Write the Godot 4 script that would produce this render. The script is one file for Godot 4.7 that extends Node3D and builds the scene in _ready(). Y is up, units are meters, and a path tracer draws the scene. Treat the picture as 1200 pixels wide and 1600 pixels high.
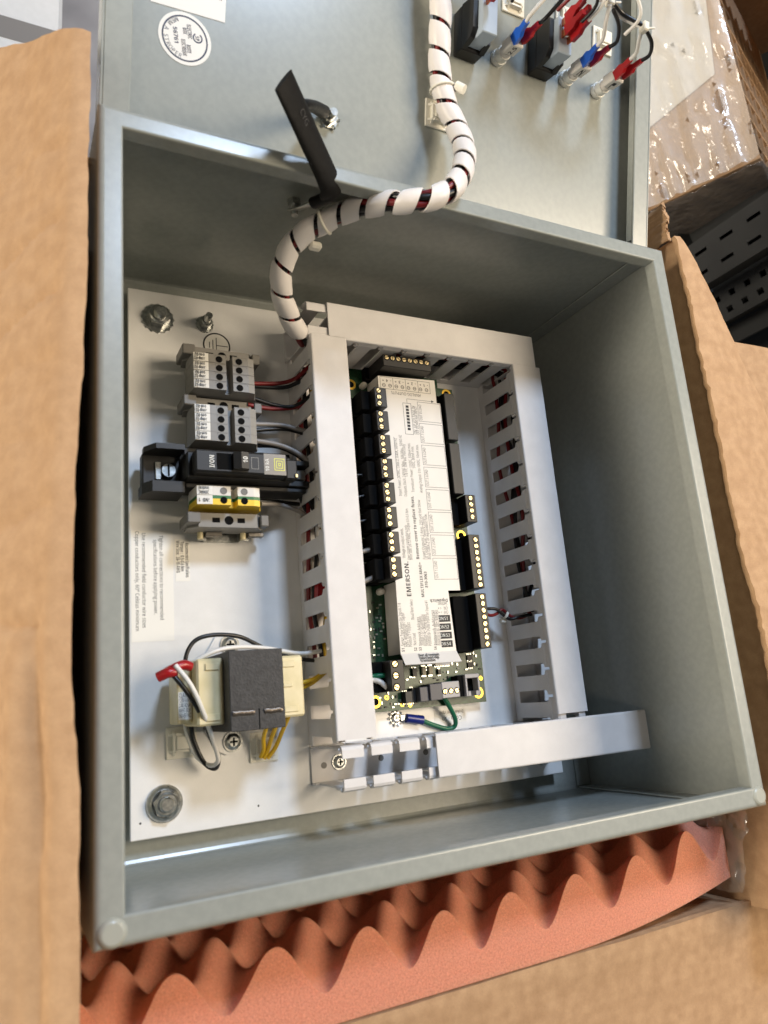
extends Node3D
# An opened grey control enclosure in its shipping carton. Lengths below are millimetres, scaled by K to metres.
const K := 0.001
const Y0 := 12.0                      # top of the white mounting plate
var OFF := Vector3.ZERO               # base of the thing being built, in metres
var XF := Transform3D.IDENTITY        # frame (in mm) that the shapes are laid out in
var names := {}
var M := {}
var fonts := {}


# ---------- nodes ----------
func numbered(called: String) -> String:
	names[called] = names.get(called, -1) + 1
	return called if names[called] == 0 else "%s_%03d" % [called, names[called]]

func tag(o: Node3D, label: String, category: String, group := "") -> Node3D:
	o.set_meta("label", label)
	o.set_meta("category", category)
	if group != "":
		o.set_meta("group", group)
	return o

func thing(called: String, label: String, category: String, at: Vector3, group := "") -> Node3D:
	var o := Node3D.new()
	o.name = numbered(called)
	add_child(o)
	o.position = at * K
	OFF = o.position
	XF = Transform3D.IDENTITY
	tag(o, label, category, group)
	return o

func dup(src: Node3D, at: Vector3, label := "", group := "") -> Node3D:
	var base: String = src.name
	if base.length() > 4 and base[base.length() - 4] == "_" and base.right(3).is_valid_int():
		base = base.left(base.length() - 4)
	var r: Node3D = src.duplicate()
	r.name = numbered(base)
	add_child(r)
	r.position = at * K
	if label != "":
		r.set_meta("label", label)
	if group != "":
		r.set_meta("group", group)
	return r

func put(called: String, mesh: Mesh, m: Material, parent: Node3D) -> MeshInstance3D:
	var o := MeshInstance3D.new()
	var n := 0
	var wanted := called
	while parent.has_node(NodePath(wanted)):
		n += 1
		wanted = "%s_%03d" % [called, n]
	o.name = wanted
	o.mesh = mesh
	o.material_override = m
	parent.add_child(o)
	return o

func part(called: String, st: SurfaceTool, m: Material, parent: Node3D) -> MeshInstance3D:
	st.generate_normals()
	return put(called, st.commit(), m, parent)

func part_text(called: String, st: SurfaceTool, m: Material, parent: Node3D) -> MeshInstance3D:
	return put(called, st.commit(), m, parent)

func whole(called: String, st: SurfaceTool, m: Material, label: String, category: String, group := "") -> MeshInstance3D:
	st.generate_normals()
	var o := MeshInstance3D.new()
	o.name = numbered(called)
	o.mesh = st.commit()
	o.material_override = m
	add_child(o)
	tag(o, label, category, group)
	return o


# ---------- shapes ----------
func S() -> SurfaceTool:
	var st := SurfaceTool.new()
	st.begin(Mesh.PRIMITIVE_TRIANGLES)
	return st

func p3(a: Array) -> Vector3:
	return Vector3(a[0], a[1], a[2])

func path(a: Array) -> Array:
	var r := []
	for q in a:
		r.append(p3(q))
	return r

func tri(st: SurfaceTool, a: Vector3, b: Vector3, c: Vector3, out: Vector3) -> void:
	var flip := (b - a).cross(c - a).dot(out) > 0.0
	for v in ([a, c, b] if flip else [a, b, c]):
		st.add_vertex((XF * v) * K - OFF)

func quad(st: SurfaceTool, a: Vector3, b: Vector3, c: Vector3, d: Vector3, out: Vector3) -> void:
	tri(st, a, b, c, out)
	tri(st, a, c, d, out)

func box(st: SurfaceTool, lo: Vector3, hi: Vector3, bev := 0.3) -> void:
	st.set_smooth_group(-1)
	var mid := (lo + hi) / 2.0
	var h := (hi - lo) / 2.0
	bev = minf(bev, 0.45 * minf(h.x, minf(h.y, h.z)) * 2.0)
	bev = minf(bev, 0.9 * minf(h.x, minf(h.y, h.z)))
	var at := func(s: Vector3, axis: int) -> Vector3:
		var v := s * h
		for k in 3:
			if k != axis:
				v[k] -= s[k] * bev
		return mid + v
	for ax in 3:
		var u := (ax + 1) % 3
		var w := (ax + 2) % 3
		for sg in [-1.0, 1.0]:
			var q := []
			for e in [[-1.0, -1.0], [1.0, -1.0], [1.0, 1.0], [-1.0, 1.0]]:
				var s := Vector3.ZERO
				s[ax] = sg
				s[u] = e[0]
				s[w] = e[1]
				q.append(at.call(s, ax))
			var o := Vector3.ZERO
			o[ax] = sg
			quad(st, q[0], q[1], q[2], q[3], o)
		if bev <= 0.0:
			continue
		for su in [-1.0, 1.0]:
			for sw in [-1.0, 1.0]:
				var s0 := Vector3.ZERO
				s0[ax] = -1.0
				s0[u] = su
				s0[w] = sw
				var s1 := s0
				s1[ax] = 1.0
				var o2 := s0
				o2[ax] = 0.0
				quad(st, at.call(s0, u), at.call(s1, u), at.call(s1, w), at.call(s0, w), o2)
	if bev > 0.0:
		for i in 8:
			var s := Vector3(1.0 if i & 1 else -1.0, 1.0 if i & 2 else -1.0, 1.0 if i & 4 else -1.0)
			tri(st, at.call(s, 0), at.call(s, 1), at.call(s, 2), s)

func bx(st: SurfaceTool, x0: float, x1: float, y0: float, y1: float, z0: float, z1: float, bev := 0.3) -> void:
	box(st, Vector3(x0, y0, z0), Vector3(x1, y1, z1), bev)

func cyl(st: SurfaceTool, a: Vector3, b: Vector3, r0: float, r1 := -1.0, n := 16, caps := true, start := 0.0) -> void:
	if r1 < 0.0:
		r1 = r0
	var d := (b - a).normalized()
	var u := d.cross(Vector3.UP if absf(d.y) < 0.9 else Vector3.RIGHT).normalized()
	var w := d.cross(u)
	for i in n:
		var t0 := start + TAU * i / n
		var t1 := start + TAU * (i + 1) / n
		var o0 := u * cos(t0) + w * sin(t0)
		var o1 := u * cos(t1) + w * sin(t1)
		st.set_smooth_group(1 if n > 8 else -1)
		quad(st, a + o0 * r0, a + o1 * r0, b + o1 * r1, b + o0 * r1, o0 + o1)
		if caps:
			st.set_smooth_group(-1)
			tri(st, a, a + o0 * r0, a + o1 * r0, -d)
			tri(st, b, b + o0 * r1, b + o1 * r1, d)

func ring(st: SurfaceTool, c: Vector3, nrm: Vector3, r0: float, r1: float, h: float, n := 24, from := 0.0, to := TAU) -> void:
	var u := nrm.cross(Vector3.UP if absf(nrm.y) < 0.9 else Vector3.RIGHT).normalized()
	var w := nrm.cross(u)
	st.set_smooth_group(-1)
	for i in n:
		var t0 := lerpf(from, to, float(i) / n)
		var t1 := lerpf(from, to, float(i + 1) / n)
		var o0 := u * cos(t0) + w * sin(t0)
		var o1 := u * cos(t1) + w * sin(t1)
		var top := nrm * h
		quad(st, c + o0 * r0 + top, c + o1 * r0 + top, c + o1 * r1 + top, c + o0 * r1 + top, nrm)
		quad(st, c + o0 * r1, c + o1 * r1, c + o1 * r1 + top, c + o0 * r1 + top, o0)
		quad(st, c + o0 * r0, c + o1 * r0, c + o1 * r0 + top, c + o0 * r0 + top, -o0)

func spline(pts: Array, seg := 6) -> Array:
	var r := []
	for i in pts.size() - 1:
		var a: Vector3 = pts[maxi(i - 1, 0)]
		var b: Vector3 = pts[i]
		var c: Vector3 = pts[i + 1]
		var d: Vector3 = pts[mini(i + 2, pts.size() - 1)]
		for k in seg:
			r.append(b.cubic_interpolate(c, a, d, float(k) / seg))
	r.append(pts[pts.size() - 1])
	return r

func frames(pts: Array) -> Array:
	var r := []
	var t0: Vector3 = (pts[1] - pts[0]).normalized()
	var u := t0.cross(Vector3.UP if absf(t0.y) < 0.9 else Vector3.RIGHT).normalized()
	for i in pts.size():
		var t: Vector3 = (pts[mini(i + 1, pts.size() - 1)] - pts[maxi(i - 1, 0)]).normalized()
		u = (u - t * u.dot(t)).normalized()
		r.append([u, t.cross(u), t])
	return r

func tube(st: SurfaceTool, pts: Array, r: float, n := 10) -> void:
	var f := frames(pts)
	for i in pts.size() - 1:
		for k in n:
			var t0 := TAU * k / n
			var t1 := TAU * (k + 1) / n
			var a0: Vector3 = f[i][0] * cos(t0) + f[i][1] * sin(t0)
			var a1: Vector3 = f[i][0] * cos(t1) + f[i][1] * sin(t1)
			var b0: Vector3 = f[i + 1][0] * cos(t0) + f[i + 1][1] * sin(t0)
			var b1: Vector3 = f[i + 1][0] * cos(t1) + f[i + 1][1] * sin(t1)
			st.set_smooth_group(1)
			quad(st, pts[i] + a0 * r, pts[i] + a1 * r, pts[i + 1] + b1 * r, pts[i + 1] + b0 * r, a0 + a1)
	st.set_smooth_group(-1)
	for e in [0, pts.size() - 1]:
		for k in n:
			var t0 := TAU * k / n
			var t1 := TAU * (k + 1) / n
			tri(st, pts[e], pts[e] + (f[e][0] * cos(t0) + f[e][1] * sin(t0)) * r, pts[e] + (f[e][0] * cos(t1) + f[e][1] * sin(t1)) * r, f[e][2] * (-1.0 if e == 0 else 1.0))

# a polygon in the axes u, v, drawn out along w from w0 to w1
func prism(st: SurfaceTool, poly: Array, o: Vector3, u: Vector3, v: Vector3, w: Vector3, w0: float, w1: float) -> void:
	st.set_smooth_group(-1)
	var pv := PackedVector2Array(poly)
	var cw := Geometry2D.is_polygon_clockwise(pv)
	var at := func(q: Vector2, k: float) -> Vector3:
		return o + u * q.x + v * q.y + w * k
	var idx := Geometry2D.triangulate_polygon(pv)
	for i in range(0, idx.size(), 3):
		tri(st, at.call(pv[idx[i]], w1), at.call(pv[idx[i + 1]], w1), at.call(pv[idx[i + 2]], w1), w)
		tri(st, at.call(pv[idx[i]], w0), at.call(pv[idx[i + 1]], w0), at.call(pv[idx[i + 2]], w0), -w)
	for i in pv.size():
		var a := pv[i]
		var b := pv[(i + 1) % pv.size()]
		var e := b - a
		var n2 := Vector2(e.y, -e.x) * (-1.0 if cw else 1.0)
		quad(st, at.call(a, w0), at.call(b, w0), at.call(b, w1), at.call(a, w1), u * n2.x + v * n2.y)

# a bent sheet with thickness: fn(u, v) for u, v in 0..1
func sheet(st: SurfaceTool, nu: int, nv: int, fn: Callable, th: float, side := 1.0) -> void:
	var P := []
	var N := []
	for i in nu + 1:
		for j in nv + 1:
			var u := float(i) / nu
			var v := float(j) / nv
			var e := 0.004
			var a: Vector3 = fn.call(u, v)
			var du: Vector3 = fn.call(u + e, v) - fn.call(u - e, v)
			var dv: Vector3 = fn.call(u, v + e) - fn.call(u, v - e)
			P.append(a)
			N.append(du.cross(dv).normalized() * side)
	var w := nv + 1
	for i in nu:
		for j in nv:
			var k := [i * w + j, (i + 1) * w + j, (i + 1) * w + j + 1, i * w + j + 1]
			st.set_smooth_group(1)
			quad(st, P[k[0]], P[k[1]], P[k[2]], P[k[3]], N[k[0]])
			st.set_smooth_group(2)
			quad(st, P[k[0]] - N[k[0]] * th, P[k[1]] - N[k[1]] * th, P[k[2]] - N[k[2]] * th, P[k[3]] - N[k[3]] * th, -N[k[0]])
	st.set_smooth_group(-1)
	var rim := []
	for j in nv:
		rim.append([j, j + 1, w])
		rim.append([nu * w + j, nu * w + j + 1, -w])
	for i in nu:
		rim.append([i * w, (i + 1) * w, 1])
		rim.append([i * w + nv, (i + 1) * w + nv, -1])
	for e in rim:
		quad(st, P[e[0]], P[e[1]], P[e[1]] - N[e[1]] * th, P[e[0]] - N[e[0]] * th, P[e[0]] - P[e[0] + e[2]])

func txt(st: SurfaceTool, s: String, at: Vector3, em: float, dir: Vector3, up: Vector3, fit := 0.0, bold := false, centre := false) -> void:
	var key := "bold" if bold else "plain"
	if not fonts.has(key):
		var f := SystemFont.new()
		f.font_names = PackedStringArray(["Droid Sans"])
		f.font_weight = 700 if bold else 400
		fonts[key] = f
	var tm := TextMesh.new()
	tm.text = s
	tm.font = fonts[key]
	tm.font_size = 32
	tm.pixel_size = em * K / 32.0
	tm.depth = 0.0
	tm.curve_step = 3.0
	tm.horizontal_alignment = HORIZONTAL_ALIGNMENT_CENTER if centre else HORIZONTAL_ALIGNMENT_LEFT
	tm.vertical_alignment = VERTICAL_ALIGNMENT_CENTER
	var sx := 1.0
	if fit > 0.0:
		sx = fit * K / maxf(tm.get_aabb().size.x, 0.0001)
	var d := XF.basis * dir
	var u := XF.basis * up
	st.append_from(tm, 0, Transform3D(Basis(d * sx, u, d.cross(u)), (XF * at) * K - OFF))

# flat printed lines and patches, 0.08 mm proud of what they are printed on
func patch(st: SurfaceTool, x0: float, x1: float, z0: float, z1: float, y: float) -> void:
	st.set_smooth_group(-1)
	quad(st, Vector3(x0, y, z0), Vector3(x1, y, z0), Vector3(x1, y, z1), Vector3(x0, y, z1), Vector3.UP)

func outline(st: SurfaceTool, x0: float, x1: float, z0: float, z1: float, y: float, t := 0.35) -> void:
	patch(st, x0, x1, z0, z0 + t, y)
	patch(st, x0, x1, z1 - t, z1, y)
	patch(st, x0, x0 + t, z0 + t, z1 - t, y)
	patch(st, x1 - t, x1, z0 + t, z1 - t, y)


# ---------- materials ----------
func noise_image(seed_: int, freq: float, size := 256, octaves := 4) -> Image:
	var n := FastNoiseLite.new()
	n.seed = seed_
	n.noise_type = FastNoiseLite.TYPE_SIMPLEX_SMOOTH
	n.frequency = freq
	n.fractal_octaves = octaves
	return n.get_seamless_image(size, size)

func ramp_tex(seed_: int, freq: float, lo: Color, hi: Color, size := 256, octaves := 4, stretch := 1, speck := 0.0) -> ImageTexture:
	var src := noise_image(seed_, freq, size, octaves)
	var r := RandomNumberGenerator.new()
	r.seed = seed_
	var im := Image.create(size, size, true, Image.FORMAT_RGB8)
	for y in size:
		for x in size:
			var v := src.get_pixel(x, (y * stretch) % size).r
			var c := lo.lerp(hi, clampf((v - 0.2) / 0.6, 0.0, 1.0))
			if speck > 0.0:
				var k := 1.0 + (r.randf() - 0.5) * speck
				c = Color(c.r * k, c.g * k, c.b * k)
			im.set_pixel(x, y, c)
	im.generate_mipmaps()
	return ImageTexture.create_from_image(im)

func bump_tex(seed_: int, freq: float, strength: float, size := 256, octaves := 4) -> ImageTexture:
	var im := noise_image(seed_, freq, size, octaves)
	im.convert(Image.FORMAT_RGB8)
	im.bump_map_to_normal_map(strength)
	im.generate_mipmaps()
	return ImageTexture.create_from_image(im)

# corrugated board: faint flutes 7 mm apart under a fibrous liner
func flute_tex() -> ImageTexture:
	var n := noise_image(41, 0.05, 512, 4)
	var im := Image.create(512, 512, true, Image.FORMAT_RGB8)
	for y in 512:
		for x in 512:
			var v := 0.5 + 0.09 * sin(TAU * 28.0 * y / 512.0) + 0.16 * (n.get_pixel(x, y).r - 0.5)
			im.set_pixel(x, y, Color(v, v, v))
	im.bump_map_to_normal_map(5.0)
	im.generate_mipmaps()
	return ImageTexture.create_from_image(im)

func mat(called: String, c: Color, rough := 0.5, metal := 0.0) -> StandardMaterial3D:
	var m := StandardMaterial3D.new()
	m.resource_name = called
	m.albedo_color = c
	m.roughness = rough
	m.metallic = metal
	M[called] = m
	return m

func tex(m: StandardMaterial3D, albedo: Texture2D, scale_: float, bump: Texture2D = null, bump_scale := 0.3) -> StandardMaterial3D:
	m.uv1_triplanar = true
	m.uv1_world_triplanar = true
	m.uv1_scale = Vector3.ONE * scale_
	if albedo:
		m.albedo_texture = albedo
		m.albedo_color = Color.WHITE
	if bump:
		m.normal_enabled = true
		m.normal_texture = bump
		m.normal_scale = bump_scale
	return m

func materials() -> void:
	var fine := bump_tex(3, 0.09, 4.0)
	var soft := bump_tex(4, 0.02, 6.0)
	var wrinkle := bump_tex(8, 0.03, 10.0, 256, 5)
	tex(mat("paint", Color.WHITE, 0.24), ramp_tex(11, 0.02, Color(0.575, 0.592, 0.572), Color(0.600, 0.615, 0.594), 256, 4, 1, 0.015), 26.0, fine, 0.014)
	tex(mat("plate", Color.WHITE, 0.30), ramp_tex(12, 0.03, Color(0.865, 0.862, 0.852), Color(0.88, 0.877, 0.868), 256, 4, 1, 0.012), 9.0)
	tex(mat("duct", Color.WHITE, 0.52), ramp_tex(13, 0.02, Color(0.825, 0.815, 0.81), Color(0.85, 0.84, 0.835), 256, 4, 1, 0.012), 9.0)
	tex(mat("card", Color.WHITE, 0.9), ramp_tex(14, 0.03, Color(0.675, 0.54, 0.405), Color(0.735, 0.60, 0.46), 512, 5, 1, 0.07), 5.0, flute_tex(), 0.28)
	tex(mat("foam", Color.WHITE, 0.95), ramp_tex(16, 0.2, Color(0.785, 0.505, 0.405), Color(0.845, 0.565, 0.46), 256, 2, 1, 0.16), 12.0, bump_tex(17, 0.4, 8.0, 256, 2), 0.10)
	M.foam.subsurf_scatter_enabled = true
	M.foam.subsurf_scatter_strength = 0.25
	tex(mat("core", Color.WHITE, 0.6), ramp_tex(18, 0.03, Color(0.195, 0.195, 0.20), Color(0.245, 0.245, 0.25), 256, 4, 1, 0.06), 20.0, fine, 0.2)
	tex(mat("bobbin", Color.WHITE, 0.35), ramp_tex(19, 0.02, Color(0.84, 0.79, 0.62), Color(0.89, 0.84, 0.69), 128), 20.0)
	tex(mat("concrete", Color.WHITE, 0.7), ramp_tex(20, 0.02, Color(0.50, 0.50, 0.52), Color(0.60, 0.60, 0.62), 256), 1.0)
	tex(mat("rack", Color.WHITE, 0.5), ramp_tex(21, 0.02, Color(0.165, 0.17, 0.17), Color(0.20, 0.205, 0.205), 128), 4.0)
	var zinc := tex(mat("zinc", Color.WHITE, 0.28, 1.0), ramp_tex(22, 0.05, Color(0.66, 0.67, 0.66), Color(0.82, 0.82, 0.80), 128), 40.0, soft, 0.06)
	zinc.metallic = 1.0
	mat("brass", Color(0.84, 0.77, 0.60), 0.38, 1.0)
	mat("gold", Color(0.90, 0.74, 0.30), 0.32, 0.9)
	mat("black", Color(0.085, 0.082, 0.08), 0.48)
	mat("blackdeep", Color(0.05, 0.05, 0.05), 0.75).metallic_specular = 0.2
	tex(mat("sleeve", Color(0.06, 0.058, 0.057), 0.55), null, 30.0, soft, 0.3)
	M.sleeve.metallic_specular = 0.3
	mat("terminal_grey", Color(0.50, 0.49, 0.47), 0.45)
	mat("terminal_dark", Color(0.42, 0.41, 0.39), 0.45)
	mat("grey_plug", Color(0.62, 0.61, 0.61), 0.45)
	mat("grey_dark_plug", Color(0.29, 0.29, 0.31), 0.5)
	mat("yellow", Color(0.93, 0.77, 0.16), 0.4)
	mat("green_stripe", Color(0.16, 0.42, 0.22), 0.4)
	tex(mat("pcb", Color.WHITE, 0.38), ramp_tex(23, 0.08, Color(0.06, 0.20, 0.11), Color(0.11, 0.29, 0.16), 256, 3, 1, 0.06), 24.0)
	mat("solder", Color(0.76, 0.77, 0.74), 0.3, 0.9)
	mat("chip", Color(0.09, 0.09, 0.09), 0.5)
	mat("resistor", Color(0.55, 0.53, 0.46), 0.5)
	tex(mat("cover_white", Color.WHITE, 0.42), ramp_tex(24, 0.02, Color(0.835, 0.82, 0.795), Color(0.855, 0.84, 0.815), 128), 10.0)
	mat("label_white", Color(0.90, 0.89, 0.86), 0.5)
	mat("ink", Color(0.13, 0.13, 0.14), 0.6)
	mat("ink_grey", Color(0.23, 0.225, 0.225), 0.6)
	mat("ink_blue", Color(0.13, 0.17, 0.27), 0.6)
	mat("ink_white", Color(0.86, 0.86, 0.84), 0.6)
	mat("logo", Color(0.84, 0.84, 0.38), 0.5)
	mat("tin_label", Color(0.50, 0.48, 0.45), 0.35, 0.5)
	mat("nylon", Color(0.90, 0.885, 0.83), 0.4)
	tex(mat("wrap_tube", Color(0.88, 0.86, 0.845), 0.38), null, 20.0, soft, 0.12)
	mat("wire_red", Color(0.46, 0.08, 0.09), 0.42)
	mat("wire_black", Color(0.075, 0.073, 0.075), 0.36)
	mat("wire_white", Color(0.88, 0.87, 0.85), 0.38)
	mat("wire_grey", Color(0.52, 0.50, 0.48), 0.42)
	mat("wire_yellow", Color(0.83, 0.68, 0.13), 0.38)
	mat("wire_green", Color(0.05, 0.38, 0.26), 0.36)
	mat("spade_red", Color(0.62, 0.09, 0.11), 0.3)
	mat("spade_blue", Color(0.13, 0.34, 0.72), 0.3)
	mat("lug_blue", Color(0.06, 0.12, 0.42), 0.3)
	mat("switch_grey", Color(0.63, 0.68, 0.73), 0.42)
	mat("lens", Color(0.90, 0.90, 0.87), 0.18)
	mat("copper", Color(0.80, 0.48, 0.33), 0.3, 1.0)
	mat("weld", Color(0.46, 0.42, 0.38), 0.4, 0.8)
	mat("cap_clear", Color(0.64, 0.65, 0.615), 0.3)
	var film := mat("film", Color(0.95, 0.93, 0.90, 0.20), 0.18)
	film.transparency = BaseMaterial3D.TRANSPARENCY_ALPHA
	tex(film, null, 6.0, wrinkle, 0.35)
	film.albedo_color = Color(0.95, 0.93, 0.90, 0.20)
	var thin := mat("thin_film", Color(0.95, 0.93, 0.90, 0.07), 0.1)
	thin.transparency = BaseMaterial3D.TRANSPARENCY_ALPHA
	var warm := mat("lamp_warm", Color(1, 1, 1), 0.5)
	warm.emission_enabled = true
	warm.emission = Color(1.0, 0.86, 0.68)
	warm.emission_energy_multiplier = 3.0
	var cool := mat("lamp_cool", Color(1, 1, 1), 0.5)
	cool.emission_enabled = true
	cool.emission = Color(0.80, 0.87, 1.0)
	cool.emission_energy_multiplier = 3.0


# ---------- light and camera ----------
func lamp(label: String, at: Vector3, to: Vector3, size: Vector2, m: Material, c: Color, energy: float) -> void:
	var t := thing("ceiling_lamp", label, "lamp", at * 1000.0)
	var fr := Transform3D().looking_at(to - at, Vector3.RIGHT)
	XF = Transform3D(fr.basis, at * 1000.0)
	var w := size * 500.0
	var st := S()
	bx(st, -w.x - 15, w.x + 15, -w.y - 15, w.y + 15, 4, 60, 6.0)
	part("housing", st, M.duct, t)
	st = S()
	bx(st, -w.x, w.x, -w.y, w.y, 0, 3.8, 1.0)
	part("diffuser", st, m, t)
	XF = Transform3D.IDENTITY
	var l := AreaLight3D.new()
	l.name = "light"
	l.area_size = size
	l.light_color = c
	l.light_energy = energy
	l.area_range = 12.0
	l.shadow_enabled = true
	t.add_child(l)
	l.basis = fr.basis
	l.position = fr.basis * Vector3(0, 0, -0.004)

func view() -> void:
	var cam := Camera3D.new()
	cam.name = "camera"
	add_child(cam)
	cam.transform = Transform3D(Basis(Vector3(0.89118, 0.44600, 0.08295), Vector3(-0.03162, 0.24348, -0.96939), Vector3(-0.45254, 0.86128, 0.23109)).orthonormalized(), Vector3(-236.927, 508.101, 107.249) * K)
	cam.near = 0.02
	cam.far = 20.0
	cam.fov = 68.616
	var at := CameraAttributesPhysical.new()
	at.frustum_focal_length = 17.585
	at.exposure_aperture = 6.5
	at.frustum_focus_distance = 0.60
	cam.attributes = at
	cam.fov = 68.616
	cam.current = true
	var we := WorldEnvironment.new()
	we.name = "environment"
	var e := Environment.new()
	e.background_mode = Environment.BG_COLOR
	e.background_color = Color(0.33, 0.32, 0.305)
	e.tonemap_mode = Environment.TONE_MAPPER_LINEAR
	e.tonemap_exposure = 0.94
	e.sdfgi_enabled = true
	e.ssao_enabled = true
	e.ssil_enabled = true
	we.environment = e
	add_child(we)
	lamp("cool white ceiling lamp hung beyond the open door", Vector3(0.32, 1.80, -1.30), Vector3(0, 0.06, 0), Vector2(0.3, 0.3), M.lamp_cool, Color(0.79, 0.88, 1.0), 3.5)
	lamp("warm ceiling lamp above the carton", Vector3(1.30, 1.80, -0.15), Vector3(0, 0.06, 0), Vector2(0.9, 0.9), M.lamp_warm, Color(1.0, 0.93, 0.82), 4.5)
	lamp("small neutral ceiling lamp behind the viewer", Vector3(-1.45, 2.1, 0.65), Vector3(0, 0.06, 0), Vector2(0.3, 0.3), M.lamp_warm, Color(1.0, 0.95, 0.88), 0.4)
	lamp("long bright lamp row far along the hall", Vector3(-4.0, 0.67, 0.2), Vector3(0, 0.15, 0), Vector2(2.4, 0.4), M.lamp_warm, Color(1.0, 0.95, 0.87), 19.0)


func _ready() -> void:
	materials()
	view()
	setting()
	carton()
	enclosure()
	plate()
	ducts()
	terminals()
	transformer()
	board()
	harness()
	door_gear()
	wires()


# ---------- setting ----------
func struct(called: String, st: SurfaceTool, m: Material) -> MeshInstance3D:
	st.generate_normals()
	var o := MeshInstance3D.new()
	o.name = called
	o.mesh = st.commit()
	o.material_override = m
	add_child(o)
	o.set_meta("kind", "structure")
	return o

# a steel strip with columns of holes: w across, l along, holes as [from, to] columns
func perforated(st: SurfaceTool, cols: Array, wide: float, l0: float, l1: float, pitch: float, hole: float, th: float, phase: Array) -> void:
	var x := -wide / 2.0
	for c in cols.size():
		bx(st, x, cols[c][0], l0, l1, -th, 0, 0.0)
		var y: float = l0 - pitch * phase[c]
		while y < l1:
			bx(st, cols[c][0], cols[c][1], maxf(l0, y + hole), minf(l1, y + pitch), -th, 0, 0.0)
			y += pitch
		x = cols[c][1]
	bx(st, x, wide / 2.0, l0, l1, -th, 0, 0.0)

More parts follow.
